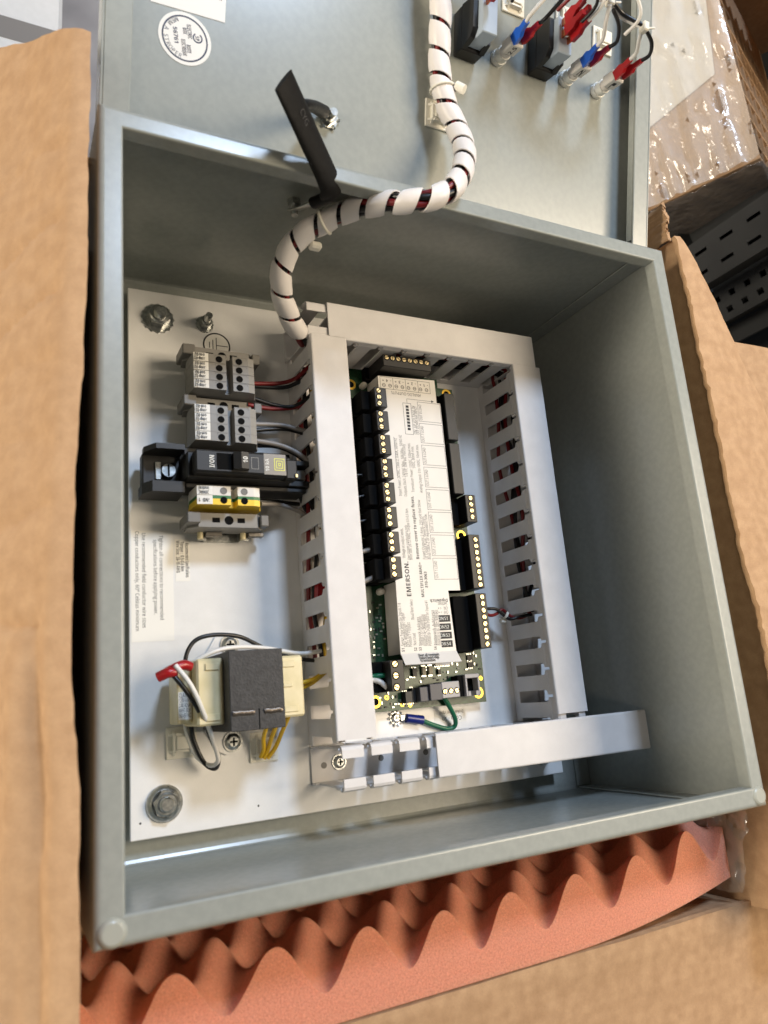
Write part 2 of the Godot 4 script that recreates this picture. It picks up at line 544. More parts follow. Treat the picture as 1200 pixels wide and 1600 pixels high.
func setting() -> void:
	OFF = Vector3.ZERO
	XF = Transform3D.IDENTITY
	var st := S()
	bx(st, -3000, 3000, -790, -760, -3000, 3000, 0.0)
	struct("floor", st, M.concrete)
	st = S()
	bx(st, -205, 205, -50, -7.6, -190, 260, 1.0)
	bx(st, -205, -150, -760, -50, -190, 260, 0.0)
	bx(st, 150, 205, -760, -50, -190, 260, 0.0)
	struct("worktop", st, M.rack)
	# shelving: perforated uprights, shelf decks
	var r := thing("shelving_rack", "dark grey steel shelving rack with slotted uprights behind the carton", "shelving", Vector3(576, -760, -407))
	var turn := Basis(Vector3(0.30, 0, 0.954), Vector3.UP, Vector3(-0.954, 0, 0.30))
	XF = Transform3D(turn, Vector3(576, 0, -407))
	st = S()
	perforated(st, [[-15.0, -10.5], [10.5, 15.0]], 58.0, -760, 360, 40.0, 19.0, 3.0, [0.1, 0.35])
	part("upright", st, M.rack, r)
	for e in [[-29.0, -26.0], [26.0, 29.0], [-25.9, 25.9]]:
		st = S()
		bx(st, e[0], e[1], -760, 360, -40, -3.1 if e[1] - e[0] < 4.0 else -37.0, 0.2)
		part("added_upright_backing", st, M.rack, r)  # box added behind the slotted face so its slots stay dark
	XF = Transform3D(turn, Vector3(642, 0, -372))
	for e in [[-23.0, -20.0], [20.0, 23.0], [-19.9, 19.9]]:
		st = S()
		bx(st, e[0], e[1], -760, 360, -34, -3.1 if e[1] - e[0] < 4.0 else -31.0, 0.2)
		part("added_upright_backing", st, M.rack, r)  # same added backing, darkens the holes of the second upright
	st = S()
	perforated(st, [[-13.5, -5.5], [5.5, 13.5]], 46.0, -760, 360, 24.0, 9.0, 3.0, [0.2, 0.7])
	part("upright", st, M.rack, r)
	XF = Transform3D(turn, Vector3(685, 0, -345))
	st = S()
	bx(st, -13, 13, -760, 360, -6, 0, 1.0)
	part("brace", st, M.rack, r)
	st = S()
	bx(st, -190, 420, -760, 360, -62, -58, 0.5)
	part("added_dark_panel", st, M.rack, r)  # dark sheet added behind the uprights, hides the bright floor in the gaps
	XF = Transform3D.IDENTITY
	for y in [-470.0, -170.0]:
		st = S()
		bx(st, 660, 1500, y - 30, y, -900, 100, 2.0)
		part("shelf_deck", st, M.rack, r)
	st = S()
	bx(st, 700, 1500, -760, 500, -1100, -1085, 0.0)
	part("back_panel", st, M.rack, r)
	# a dim carton standing on the shelf deck
	var c := thing("shelf_carton", "plain brown carton standing deep on the steel shelf", "carton", Vector3(900, -170, -160))
	st = S()
	bx(st, 760, 1050, -170, -30, -260, -60, 3.0)
	part("body", st, M.card, c)
	st = S()
	bx(st, 760, 1050, -29.6, -29.3, -172, -148, 0.0)
	part("tape", st, M.bobbin, c)
	# parcel wrapped in film
	var ev := Vector3(-0.3943, -0.919, 0.0038)
	var eh := Vector3(-0.1644, 0.0664, -0.9842)
	var et := Vector3(0.9042, -0.3887, -0.1772)
	var b0 := Vector3(601.4, 14.6, -506.1)
	var g := thing("wrapped_carton", "brown carton with a white sheet under crinkled clear stretch film", "carton", b0 + ev * 260.0 + eh * 200.0)
	XF = Transform3D(Basis(eh, -ev, et), b0)
	st = S()
	bx(st, 0, 520, -262, -258, 2, 330, 0.5)
	part("bottom", st, M.card, g)
	for q in [[0.0, 520.0, 2.0, 6.0], [0.0, 520.0, 326.0, 330.0], [0.0, 4.0, 6.1, 325.9], [516.0, 520.0, 6.1, 325.9]]:
		st = S()
		bx(st, q[0], q[1], -257.9, -2, q[2], q[3], 0.5)
		part("wall", st, M.card, g)
	st = S()
	var n := FastNoiseLite.new()
	n.seed = 77
	n.frequency = 0.02
	sheet(st, 30, 20, func(u: float, v: float) -> Vector3: return Vector3(130 + u * 330 - 40.0 * v, -15 - v * 160 - 40.0 * absf(u - 0.3), 0.2 - 0.8 + 0.6 * n.get_noise_2d(u * 300, v * 300)), 0.4, -1.0)
	part("paper_sheet", st, M.label_white, g)
	st = S()
	var fn := FastNoiseLite.new()
	fn.seed = 5
	fn.frequency = 0.006
	fn.fractal_octaves = 4
	sheet(st, 70, 50, func(u: float, v: float) -> Vector3:
		var a := u * 520.0
		var d := v * 260.0
		var f := 1.0 - absf(fn.get_noise_2d(a * 0.5 + d * 0.5, d * 3.4))
		return Vector3(a, -d, -3.5 - 9.0 * pow(f, 6.0)), 0.2, -1.0)
	part("stretch_film", st, M.film, g)
	st = S()
	sheet(st, 40, 40, func(u: float, v: float) -> Vector3:
		var a := u * 325.0
		var d := v * 260.0
		var f := 1.0 - absf(fn.get_noise_2d(d * 2.2 + a * 0.8, a * 0.4 + 900.0))
		return Vector3(-0.5 - 4.0 * pow(f, 5.0), -d, 2 + a), 0.2, 1.0)
	part("stretch_film", st, M.film, g)
	for k in 7:
		st = S()
		bx(st, 36 + k * 36.0, 38 + k * 36.0, -90, -6, 6.5, 325.5, 0.0)
		part("divider", st, M.card, g)
	for k in 8:
		st = S()
		bx(st, 4.5, 290, -89.5, -6.5, 38 + k * 36.0, 40 + k * 36.0, 0.0)
		part("divider", st, M.card, g)
	# open carton beyond it
	var oc := thing("open_carton", "open brown carton with a raised flap beyond the wrapped carton", "carton", b0 + eh * 360.0 + et * 110.0)
	XF = Transform3D(Basis(eh, -ev, et), b0 + eh * 290.0 + et * 60.0)
	st = S()
	bx(st, 0, 4, 0, 130, 0, 260, 0.8)
	part("wall", st, M.card, oc)
	st = S()
	bx(st, 200, 204, 0, 130, 0, 260, 0.8)
	part("wall", st, M.card, oc)
	st = S()
	bx(st, 4, 200, 0, 130, 256, 260, 0.8)
	part("wall", st, M.card, oc)
	st = S()
	bx(st, 4, 200, 0, 130, 0, 4, 0.8)
	part("wall", st, M.card, oc)
	XF = Transform3D(Basis(eh, -ev, et).rotated(et, 0.75), b0 + eh * 289.0 + et * 60.0 - ev * 130.0)
	st = S()
	bx(st, -100, -0.5, 0, 4, 2, 258, 0.8)
	part("flap", st, M.card, oc)
	# pale parcel under the tan flap
	var w := thing("pale_parcel", "pale bluish white parcel lying low behind the tan carton flap", "parcel", Vector3(-255, -760, -740))
	st = S()
	bx(st, -420, -192, -760, -300, -900, -600, 4.0)
	part("body", st, M.plate, w)
	st = S()
	bx(st, -420, -192, -299.8, -299.4, -690, -660, 0.0)
	part("tape", st, M.wire_grey, w)


# ---------- carton and foam ----------
func carton() -> void:
	var t := thing("shipping_carton", "opened brown cardboard shipping carton around the grey enclosure, flaps folded out", "carton", Vector3(0, -7.6, 30))
	var st := S()
	bx(st, -216, 232, -7.4, -3.4, -216, 272, 0.5)
	part("bottom", st, M.card, t)
	var n := FastNoiseLite.new()
	n.seed = 31
	n.frequency = 0.012
	n.fractal_octaves = 3
	var bend := func(z: float) -> float: return 3.0 * n.get_noise_1d(z * 0.6)
	var edge := Curve.new()
	edge.min_value = -220.0
	edge.max_value = -200.0
	edge.min_domain = -340.0
	edge.max_domain = 340.0
	for q in [[-340, -205.0], [-225, -205.5], [-100, -206.5], [20, -210.0], [80, -210.5], [150, -208.0], [215, -206.0], [340, -205.0]]:
		edge.add_point(Vector2(q[0], q[1]))
	# wall beside the enclosure, its top edge rolled over into the flap
	st = S()
	sheet(st, 40, 8, func(u: float, v: float) -> Vector3:
		var z := lerpf(-225, 300, u)
		return Vector3(lerpf(-209.5, edge.sample(z), v), lerpf(-3, 176, v), z), 4.0, -1.0)
	part("side_wall", st, M.card, t)
	var dents := [[-120.0, 2.2, 4.0], [-82.0, 2.8, 5.0], [-52.0, 1.4, 4.0], [66.0, 3.6, 5.0], [-15.0, 1.2, 4.0], [-165.0, 1.2, 3.0], [-98.0, 1.0, 3.0], [20.0, 1.6, 4.0], [112.0, 1.2, 5.0]]
	st = S()
	sheet(st, 150, 60, func(u: float, v: float) -> Vector3:
		var s := v * 150.0
		var z := lerpf(-222.0 - 0.5 * s, 330, u)
		var x0: float = edge.sample(z) + 0.5 * bend.call(z) + 0.8 * n.get_noise_1d(z * 4.0)
		var r := 7.0 + 5.0 * smoothstep(0.0, 200.0, z)
		var a := minf(s / r, 1.1)
		var q := Vector2(-sin(a) * r, -(1.0 - cos(a)) * r)
		if s > r * 1.1:
			q += Vector2(-cos(1.1), -sin(1.1)) * (s - r * 1.1)
		q = Vector2(x0, 176.0 + r) + q - Vector2(0, r * 0.9)
		var h := 2.2 * n.get_noise_2d(z * 0.5, s * 0.9 + 400.0) + 0.8 * n.get_noise_2d(z * 2.0, s * 2.0)
		for d in dents:
			h -= d[1] * exp(-absf((z - d[0] + 3.0 * sin(s * 0.08 + d[0])) / d[2] * 1.6)) * smoothstep(2.0, 20.0, s)
		h += 4.2 * exp(-pow((s - 26.0 - 0.09 * (z - 80.0)) / 7.0, 2.0)) * smoothstep(60.0, 110.0, z)
		h -= 3.6 * exp(-pow((s - 14.0) / 6.0, 2.0)) * smoothstep(60.0, 110.0, z)
		return Vector3(q.x - 0.7 * h * smoothstep(0.0, 15.0, s), q.y + 0.7 * h * smoothstep(0.0, 15.0, s), z), 3.6, 1.0)
	part("side_flap", st, M.card, t)
	# opposite wall and its flap
	st = S()
	sheet(st, 40, 8, func(u: float, v: float) -> Vector3:
		var z := lerpf(-216, 272, u)
		return Vector3(219.0 + 4.0 * v + 0.03 * (z + 200.0) * v + bend.call(z + 50.0) * v, lerpf(-3, 158, v), z), 4.0, 1.0)
	part("side_wall", st, M.card, t)
	st = S()
	var torn := FastNoiseLite.new()
	torn.seed = 4
	torn.frequency = 0.09
	sheet(st, 110, 24, func(u: float, v: float) -> Vector3:
		var z := lerpf(-214, 264, u)
		var wide := clampf(5.0 + 0.42 * (z + 214.0), 5.0, 120.0)
		var s := v * wide
		var x0: float = 223.0 + 0.03 * (z + 200.0) + bend.call(z + 50.0) + 0.8 * torn.get_noise_1d(z)
		return Vector3(x0 + s - 4.6, 158.8 + 5.0 * sin(minf(s / 16.0, 1.57)) - 0.14 * s + 1.4 * n.get_noise_2d(z, s * 2.0) + 1.5 * torn.get_noise_1d(z) * (1.0 - v), z), 4.0, -1.0)
	part("side_flap", st, M.card, t)
	st = S()
	sheet(st, 20, 12, func(u: float, v: float) -> Vector3: return Vector3(262 + u * 132.0, 104 + 10.0 * u + 2.0 * n.get_noise_2d(u * 100, v * 100), -172 + v * 240.0 + 8.0 * u), 4.0, -1.0)
	part("inner_flap", st, M.card, t)
	# torn liner strip beside the door
	st = S()
	sheet(st, 40, 10, func(u: float, v: float) -> Vector3:
		return Vector3(217 + 2.0 * torn.get_noise_2d(u * 60, v * 20), lerpf(120, 156 + 3.5 * torn.get_noise_1d(u * 40) + 1.5 * torn.get_noise_1d(u * 160), v), lerpf(-246, -214, u)), 3.0, 1.0)
	part("torn_edge", st, M.card, t)
	# end wall, flap folded out from its top edge
	st = S()
	bx(st, -214, 226, -3.2, 108, 268.5, 272.5, 0.5)
	part("end_wall", st, M.card, t)
	st = S()
	sheet(st, 60, 40, func(u: float, v: float) -> Vector3:
		var x := lerpf(-205, 330, u)
		var s := v * 220.0
		return Vector3(x, 110.5 - 3.0 * smoothstep(0.0, 1.0, s / 60.0) - 0.10 * s + 1.8 * n.get_noise_2d(x * 0.7, s) + 1.2 * exp(-pow((s - 8.0 - 0.02 * x) / 3.0, 2.0)), 268.8 + s * 0.98), 4.0, -1.0)
	part("end_flap", st, M.card, t)
	st = S()
	bx(st, -205, 218, -3.2, 96, -216, -212, 0.5)
	part("end_wall", st, M.card, t)
	# crumpled clear bag in the corner of the carton
	var b := thing("plastic_bag", "crumpled clear plastic bag stuffed into the corner of the carton", "bag", Vector3(212, -3, 225))
	st = S()
	var bn := FastNoiseLite.new()
	bn.seed = 9
	bn.frequency = 0.03
	sheet(st, 40, 40, func(u: float, v: float) -> Vector3:
		var k := 1.0 - absf(bn.get_noise_2d(u * 130, v * 130))
		return Vector3(212 + 8.0 * v + 7.0 * pow(k, 4.0) - 6.0, lerpf(-3, 140, v) - 25.0 * u * u, 120 + u * 140.0 + 5.0 * bn.get_noise_2d(v * 90, u * 60)), 0.15, 1.0)
	part("film_sheet", st, M.thin_film, b)
	# egg-crate foam standing between the enclosure and the end wall
	OFF = Vector3.ZERO
	XF = Transform3D.IDENTITY
	st = S()
	var back := func(x: float) -> float: return 267.6 - 19.0 * pow(clampf((x - 60.0) / 165.0, 0.0, 1.0), 2.0)
	var face := func(x: float, y: float) -> float:
		var c := cos(PI * (x + 13.0) / 24.0 + 0.25 * sin(x * 0.031)) * cos(PI * (y - 110.0) / 28.0)
		var e := 15.5 + 25.5 * pow(0.5 + 0.5 * c, 0.95)
		return back.call(x) - e - 0.10 * (110.0 - y) - 2.4 * n.get_noise_2d(x * 1.6, y * 1.6)
	var nx := 216
	var ny := 56
	var xs := func(i: int) -> float: return lerpf(-205.0, 216.0, float(i) / nx)
	var ys := func(j: int) -> float: return lerpf(-3.0, 110.0, float(j) / ny)
	for i in nx:
		var xa: float = xs.call(i)
		var xb: float = xs.call(i + 1)
		for j in ny:
			var ya: float = ys.call(j)
			var yb: float = ys.call(j + 1)
			st.set_smooth_group(1)
			quad(st, Vector3(xa, ya, face.call(xa, ya)), Vector3(xb, ya, face.call(xb, ya)), Vector3(xb, yb, face.call(xb, yb)), Vector3(xa, yb, face.call(xa, yb)), Vector3.FORWARD)
		st.set_smooth_group(2)
		for k in 4:
			var f0 := k / 4.0
			var f1 := (k + 1) / 4.0
			var za := Vector2(face.call(xa, 110.0), back.call(xa))
			var zb := Vector2(face.call(xb, 110.0), back.call(xb))
			quad(st, Vector3(xa, 110, lerpf(za.x, za.y, f0)), Vector3(xb, 110, lerpf(zb.x, zb.y, f0)), Vector3(xb, 110, lerpf(zb.x, zb.y, f1)), Vector3(xa, 110, lerpf(za.x, za.y, f1)), Vector3.UP)
		st.set_smooth_group(3)
		quad(st, Vector3(xa, -3, back.call(xa)), Vector3(xb, -3, back.call(xb)), Vector3(xb, 110, back.call(xb)), Vector3(xa, 110, back.call(xa)), Vector3.BACK)
	st.set_smooth_group(-1)
	for e in [-205.0, 216.0]:
		for j in ny:
			quad(st, Vector3(e, ys.call(j), face.call(e, ys.call(j))), Vector3(e, ys.call(j + 1), face.call(e, ys.call(j + 1))), Vector3(e, ys.call(j + 1), back.call(e)), Vector3(e, ys.call(j), back.call(e)), Vector3(signf(e), 0, 0))
	whole("foam_sheet", st, M.foam, "salmon orange egg-crate foam sheet standing between enclosure and carton", "foam")


# ---------- enclosure ----------
const HX := 200.0
const HZ := 197.75
const D := 163.0

func loop_sweep(st: SurfaceTool, prof: Array, hx: float, hz: float) -> void:
	var s := [Vector2(-1, -1), Vector2(1, -1), Vector2(1, 1), Vector2(-1, 1)]
	var c := Vector2.ZERO
	for q in prof:
		c += q / prof.size()
	st.set_smooth_group(-1)
	for k in 4:
		var a: Vector2 = s[k]
		var b: Vector2 = s[(k + 1) % 4]
		var side := (a + b) / 2.0
		for i in prof.size():
			var p0: Vector2 = prof[i]
			var p1: Vector2 = prof[(i + 1) % prof.size()]
			var at := func(q: Vector2, w: Vector2) -> Vector3: return Vector3(w.x * (hx - q.x), q.y, w.y * (hz - q.x))
			var e := p1 - p0
			var n2 := Vector2(e.y, -e.x)
			# outward of the profile, seen counter-clockwise
			quad(st, at.call(p0, a), at.call(p0, b), at.call(p1, b), at.call(p1, a), Vector3(-n2.x * side.x, n2.y, -n2.x * side.y))

func arc2(c: Vector2, r: float, a0: float, a1: float, n := 5) -> Array:
	var q := []
	for i in n + 1:
		var a := lerpf(a0, a1, float(i) / n)
		q.append(c + Vector2(cos(a), sin(a)) * r)
	return q

func enclosure() -> void:
	var t := thing("electrical_enclosure", "grey painted steel control enclosure lying open in the brown carton", "enclosure", Vector3(0, -1.8, 0))
	var st := S()
	bx(st, -HX + 1.6, HX - 1.6, -1.6, 0, -HZ + 1.6, HZ - 1.6, 0.0)
	part("back_wall", st, M.paint, t)
	for s in [-1.0, 1.0]:
		st = S()
		bx(st, minf(s * HX, s * (HX - 1.5)), maxf(s * HX, s * (HX - 1.5)), -1.6, D - 3.2, -HZ, HZ, 0.0)
		part("side_wall", st, M.paint, t)
		st = S()
		bx(st, -HX + 1.6, HX - 1.6, -1.6, D - 3.2, minf(s * HZ, s * (HZ - 1.5)), maxf(s * HZ, s * (HZ - 1.5)), 0.0)
		part("end_wall", st, M.paint, t)
	# rim: rounded over outside, turned down inside
	var prof := []
	prof.append(Vector2(0, D - 3.0))
	prof.append_array(arc2(Vector2(3.0, D - 3.0), 3.0, PI, PI / 2))
	prof.append_array(arc2(Vector2(10.8, D - 1.2), 1.2, PI / 2, 0.0, 4))
	prof.append(Vector2(12, D - 9))
	prof.append(Vector2(10.6, D - 9))
	prof.append(Vector2(10.6, D - 1.6))
	prof.append(Vector2(1.5, D - 3.0))
	prof.reverse()
	st = S()
	loop_sweep(st, prof, HX, HZ)
	part("rim", st, M.paint, t)
	# welded seam strips of the side plate
	st = S()
	bx(st, HX - 16, HX - 1.7, 0.2, 1.4, -HZ + 3, HZ - 3, 0.4)
	part("seam_strip", st, M.paint, t)
	st = S()
	bx(st, HX - 16, HX - 1.7, 2, D - 10, -HZ + 1.7, -HZ + 2.9, 0.4)
	part("seam_strip", st, M.paint, t)
	st = S()
	bx(st, HX - 16, HX - 1.7, 2, D - 10, HZ - 2.9, HZ - 1.7, 0.4)
	part("seam_strip", st, M.paint, t)
	for s in [-1.0, 1.0]:
		st = S()
		prism(st, [Vector2(0, 0), Vector2(2.6, 0), Vector2(0.8, 0.8), Vector2(0, 2.6)], Vector3(-HX + 2, 0.1, s * (HZ - 1.55)), Vector3(0, 0, -s), Vector3.UP, Vector3.RIGHT, 0.0, 2 * HX - 20)
		part("bend", st, M.paint, t)
	# clear rubber buttons in the rim corners
	for c in [Vector3(-193, D, 191.6), Vector3(193, D, 190.9)]:
		st = S()
		cyl(st, c, c + Vector3(0, 0.8, 0), 5.7, 5.3, 20, false)
		cyl(st, c + Vector3(0, 0.8, 0), c + Vector3(0, 1.4, 0), 5.3, 4.0, 20, true)
		part("rubber_button", st, M.cap_clear, t)
	# stud and nut through the end wall for the earthing strap and the cable tie
	st = S()
	cyl(st, Vector3(-80, 124, -HZ + 1.5), Vector3(-80, 124, -HZ + 12), 2.2, 2.2, 10)
	cyl(st, Vector3(-80, 124, -HZ + 1.6), Vector3(-80, 124, -HZ + 5.5), 4.4, 4.4, 6)
	part("stud", st, M.zinc, t)
	# door, laid open beyond the hinge
	var door := Node3D.new()
	door.name = "door"
	t.add_child(door)
	door_frame()
	st = S()
	bx(st, -198.5, 198.5, -17.6, -16, -400, -0.5, 0.2)
	part("panel", st, M.paint, door)
	for s in [-1.0, 1.0]:
		st = S()
		bx(st, minf(s * 198.5, s * 197.1), maxf(s * 198.5, s * 197.1), -15.9, 0, -400, -0.5, 0.3)
		bx(st, minf(s * 197, s * 183), maxf(s * 197, s * 183), -1.4, 0.1, -400, -0.5, 0.4)
		bx(st, minf(s * 184.4, s * 183), maxf(s * 184.4, s * 183), -7, -1.5, -399, -7, 0.2)
		part("lip", st, M.paint, door)
	for z in [-400.0, -2.2]:
		st = S()
		bx(st, -183, 183, -15.9, 0 if z < -100.0 else -9.0, z, z + 1.4, 0.3)
		part("lip", st, M.paint, door)
	# stickers
	var c0 := Vector3(-151.8, -15.9, -62.8)
	st = S()
	cyl(st, c0, c0 + Vector3(0, 0.15, 0), 15.2, 15.2, 40)
	var stk := part("round_sticker", st, M.label_white, door)
	st = S()
	ring(st, c0 + Vector3(0, 0.16, 0), Vector3.UP, 12.3, 13.2, 0.05, 48)
	ring(st, c0 + Vector3(7.2, 0.16, -2.4), Vector3.UP, 2.1, 2.9, 0.05, 24, 0.6, 5.8)
	part("printed_ring", st, M.ink_blue, door)
	st = S()
	var du := Vector3(0.14, 0, 0.99).normalized()
	var uu := Vector3(0.99, 0, -0.14).normalized()
	var q := c0 + Vector3(0, 0.25, 0)
	txt(st, "ELECTRIC", q + uu * 3.0 - du * 4.4, 2.4, du, uu, 8.0, true, true)
	txt(st, "BOX", q + uu * 0.4 - du * 4.4, 2.2, du, uu, 3.6, true, true)
	txt(st, "BOITE", q + uu * 1.6 + du * 5.6, 2.2, du, uu, 4.6, true, true)
	txt(st, "ELECTRIQUE", q - uu * 1.2 + du * 5.2, 2.4, du, uu, 9.2, true, true)
	txt(st, "56761", q - uu * 5.2 - du * 1.0, 3.0, du, uu, 9.0, true, true)
	txt(st, "SP", q + uu * 7.2 - du * 1.2, 3.0, du, uu, 2.6, true, true)
	for k in 13:
		var a := PI * (0.62 + 0.76 * k / 12.0)
		var o := uu * cos(a) + du * sin(a)
		txt(st, "REPORTS A MEMOR"[k], q + o * 10.9, 1.2, (uu * -sin(a) + du * cos(a)) * -1.0, o * -1.0, 0.0, false, true)
	part_text("printed_text", st, M.ink_blue, stk)
	st = S()
	prism(st, [Vector2(-171.5, 78), Vector2(-129, 79.6), Vector2(-128, 130), Vector2(-172, 130)], Vector3(0, -15.9, 0), Vector3.RIGHT, Vector3.FORWARD, Vector3.UP, 0.0, 0.18)
	var lab := part("paper_label", st, M.label_white, door)
	st = S()
	txt(st, "ENCL. TYPE", Vector3(-132.5, -15.6, -105), 2.2, Vector3.BACK, Vector3.RIGHT, 13.0, true)
	patch(st, -164.2, -163.9, -130, -78.4, -15.6)
	part_text("printed_text", st, M.ink, lab)
	OFF = Vector3.ZERO
	XF = Transform3D.IDENTITY

func door_frame() -> void:
	var a := deg_to_rad(14.0)
	XF = Transform3D(Basis(Vector3.RIGHT, Vector3(0, cos(a), sin(a)), Vector3(0, -sin(a), cos(a))), Vector3(0, 150, -203))


# ---------- mounting plate ----------
func hex_nut(parent: Node3D, c: Vector3, r: float, stud: float, flange: float, washer: bool) -> void:
	var st := S()
	if washer:
		var star := []
		for k in 32:
			var a := TAU * k / 32.0
			star.append(Vector2(cos(a), sin(a)) * flange * (1.0 if k % 2 == 0 else 0.9))
		prism(st, star, c, Vector3.RIGHT, Vector3.BACK, Vector3.UP, 0.1, 1.3)
		cyl(st, c + Vector3(0, 0.1, 0), c + Vector3(0, 1.6, 0), flange * 0.8, flange * 0.75, 24)
	else:
		cyl(st, c + Vector3(0, 0.1, 0), c + Vector3(0, 1.0, 0), flange, flange, 28, true)
		cyl(st, c + Vector3(0, 1.0, 0), c + Vector3(0, 2.6, 0), flange, r * 1.02, 28, false)
	cyl(st, c + Vector3(0, 1.5, 0), c + Vector3(0, 7.4, 0), r, r, 6, true, 0.3)
	cyl(st, c + Vector3(0, 7.4, 0), c + Vector3(0, 8.2, 0), r * 0.88, r * 0.74, 20, true)
	var o2 := part("nut", st, M.zinc, parent)
	st = S()
	cyl(st, c, c + Vector3(0, stud, 0), r * 0.56, r * 0.56, 18)
	cyl(st, c + Vector3(0, stud, 0), c + Vector3(0, stud + 0.8, 0), r * 0.56, r * 0.44, 18)
	part("stud", st, M.zinc, o2)

func pan_screw(parent: Node3D, c: Vector3, r: float, m: Material, called := "screw") -> void:
	var st := S()
	cyl(st, c, c + Vector3(0, 0.8, 0), r * 1.25, r * 1.25, 20)
	cyl(st, c + Vector3(0, 0.8, 0), c + Vector3(0, 1.7, 0), r, r * 0.95, 20, false)
	cyl(st, c + Vector3(0, 1.7, 0), c + Vector3(0, 2.6, 0), r * 0.95, r * 0.6, 20, true)
	var o := part(called, st, m, parent)
	st = S()
	bx(st, c.x - r * 0.5, c.x + r * 0.5, c.y + 2.4, c.y + 2.68, c.z - r * 0.11, c.z + r * 0.11, 0.0)
	bx(st, c.x - r * 0.11, c.x + r * 0.11, c.y + 2.4, c.y + 2.66, c.z - r * 0.5, c.z + r * 0.5, 0.0)
	part("cross_slot", st, M.blackdeep, o)

func plate() -> void:
	var t := thing("mounting_plate", "white enamelled steel mounting plate bolted inside the enclosure", "mounting plate", Vector3(0, 0, 0))
	var st := S()
	bx(st, -163.8, 163.2, Y0 - 2.4, Y0, -182.6, 181.5, 0.5)
	part("panel", st, M.plate, t)
	for c in [Vector3(-143.5, 0, -161.5), Vector3(-143.8, 0, 162.6), Vector3(143.5, 0, 162.6), Vector3(143.5, 0, -161.5)]:
		st = S()
		cyl(st, c + Vector3(0, 0.05, 0), c + Vector3(0, Y0 - 2.5, 0), 6.5, 6.5, 20)
		part("spacer", st, M.zinc, t)
	hex_nut(t, Vector3(-143.5, Y0, -161.5), 8.0, 11.5, 11.5, true)
	hex_nut(t, Vector3(-143.8, Y0, 162.6), 8.0, 10.0, 11.0, false)
	hex_nut(t, Vector3(143.5, Y0, 162.6), 8.0, 10.0, 11.0, false)
	hex_nut(t, Vector3(-110.4, Y0, -162.2), 4.6, 15.0, 6.6, true)
	# earth mark
	st = S()
	cyl(st, Vector3(-101.9, Y0 + 0.02, -146.8), Vector3(-101.9, Y0 + 0.14, -146.8), 10.2, 10.2, 36)
	var es := part("earth_sticker", st, M.label_white, t)
	st = S()
	ring(st, Vector3(-101.9, Y0 + 0.15, -146.8), Vector3.UP, 9.0, 10.1, 0.05, 40)
	patch(st, -102.5, -101.9, -153.0, -140.5, Y0 + 0.2)
	patch(st, -101.9, -93.8, -147.2, -146.6, Y0 + 0.2)
	patch(st, -105.0, -104.4, -151.0, -142.5, Y0 + 0.2)
	patch(st, -107.5, -106.9, -149.2, -144.4, Y0 + 0.2)
	part("earth_symbol", st, M.ink, es)
	# printed labels
	st = S()
	bx(st, -162.6, -136, Y0 + 0.02, Y0 + 0.16, -7.4, 64.6, 0.0)
	var a := part("instruction_label", st, M.label_white, t)
	st = S()
	var y := Y0 + 0.22
	txt(st, "Tighten all connections to recommended", Vector3(-143.6, y, -4.5), 3.2, Vector3.BACK, Vector3.RIGHT, 55.5)
	txt(st, "specifications before applying power.", Vector3(-147.4, y, -1.6), 3.2, Vector3.BACK, Vector3.RIGHT, 49.0)
	patch(st, -150.7, -150.4, -6.5, 58.5, y)
	txt(st, "Use recommended field conductor wire sizes", Vector3(-154.6, y, -6.0), 3.2, Vector3.BACK, Vector3.RIGHT, 61.5)
	txt(st, "Copper conductors only, 60° Celsius minimum", Vector3(-158.8, y, -7.0), 3.2, Vector3.BACK, Vector3.RIGHT, 64.5)
	part_text("printed_text", st, M.ink, a)
	st = S()
	bx(st, -134.6, -125, Y0 + 0.02, Y0 + 0.16, -2.0, 26.2, 0.0)
	var b := part("specification_label", st, M.label_white, t)
	st = S()
	txt(st, "Recommended Specifications", Vector3(-126.8, y, 0.5), 2.1, Vector3.BACK, Vector3.RIGHT, 23.0, true)
	patch(st, -128.3, -128.1, -1.5, 24.0, y)
	txt(st, "Torque :  0.5-0.6 Nm", Vector3(-130.0, y, -0.5), 2.2, Vector3.BACK, Vector3.RIGHT, 20.0, true)
	txt(st, "Wire Size:  26-10 AWG", Vector3(-132.8, y, -1.0), 2.2, Vector3.BACK, Vector3.RIGHT, 21.5, true)
	part_text("printed_text", st, M.ink, b)
	st = S()
	bx(st, 51, 78.2, Y0 + 0.02, Y0 + 0.16, 124.6, 134.4, 0.0)
	var c2 := part("port_label", st, M.label_white, t)
	st = S()
	txt(st, "Broken in or input", Vector3(76.5, y, 126.8), 2.0, Vector3.LEFT, Vector3.BACK, 21.0)
	txt(st, "Com - In", Vector3(74.5, y, 131.2), 4.0, Vector3.LEFT, Vector3.BACK, 17.0)
	part_text("printed_text", st, M.ink_grey, c2)
	pan_screw(t, Vector3(18.6, Y0, 126.8), 3.6, M.zinc)
	st = S()
	for k in 10:
		var an := TAU * k / 10.0
		var o := Vector3(cos(an), 0, sin(an))
		cyl(st, Vector3(18.6, Y0 + 0.2, 126.8) + o * 4.2, Vector3(18.6, Y0 + 1.2, 126.8) + o * 6.0, 1.1, 0.7, 6)
	part("star_washer", st, M.zinc, t)
	# small drill marks
	st = S()
	for q in [Vector2(-85, 172), Vector2(-158, 172), Vector2(84, -129), Vector2(87, -128.5)]:
		cyl(st, Vector3(q.x, Y0 - 0.2, q.y), Vector3(q.x, Y0 + 0.06, q.y), 0.7, 0.7, 8)
	part("mark", st, M.ink, t)
	# tie mounts of the transformer leads
	tie_mount(Vector3(-133, Y0, 128), "white nylon cable tie mount under the looped black and white leads")
	tie_mount(Vector3(-80, Y0, 136), "white nylon cable tie mount under the yellow leads")

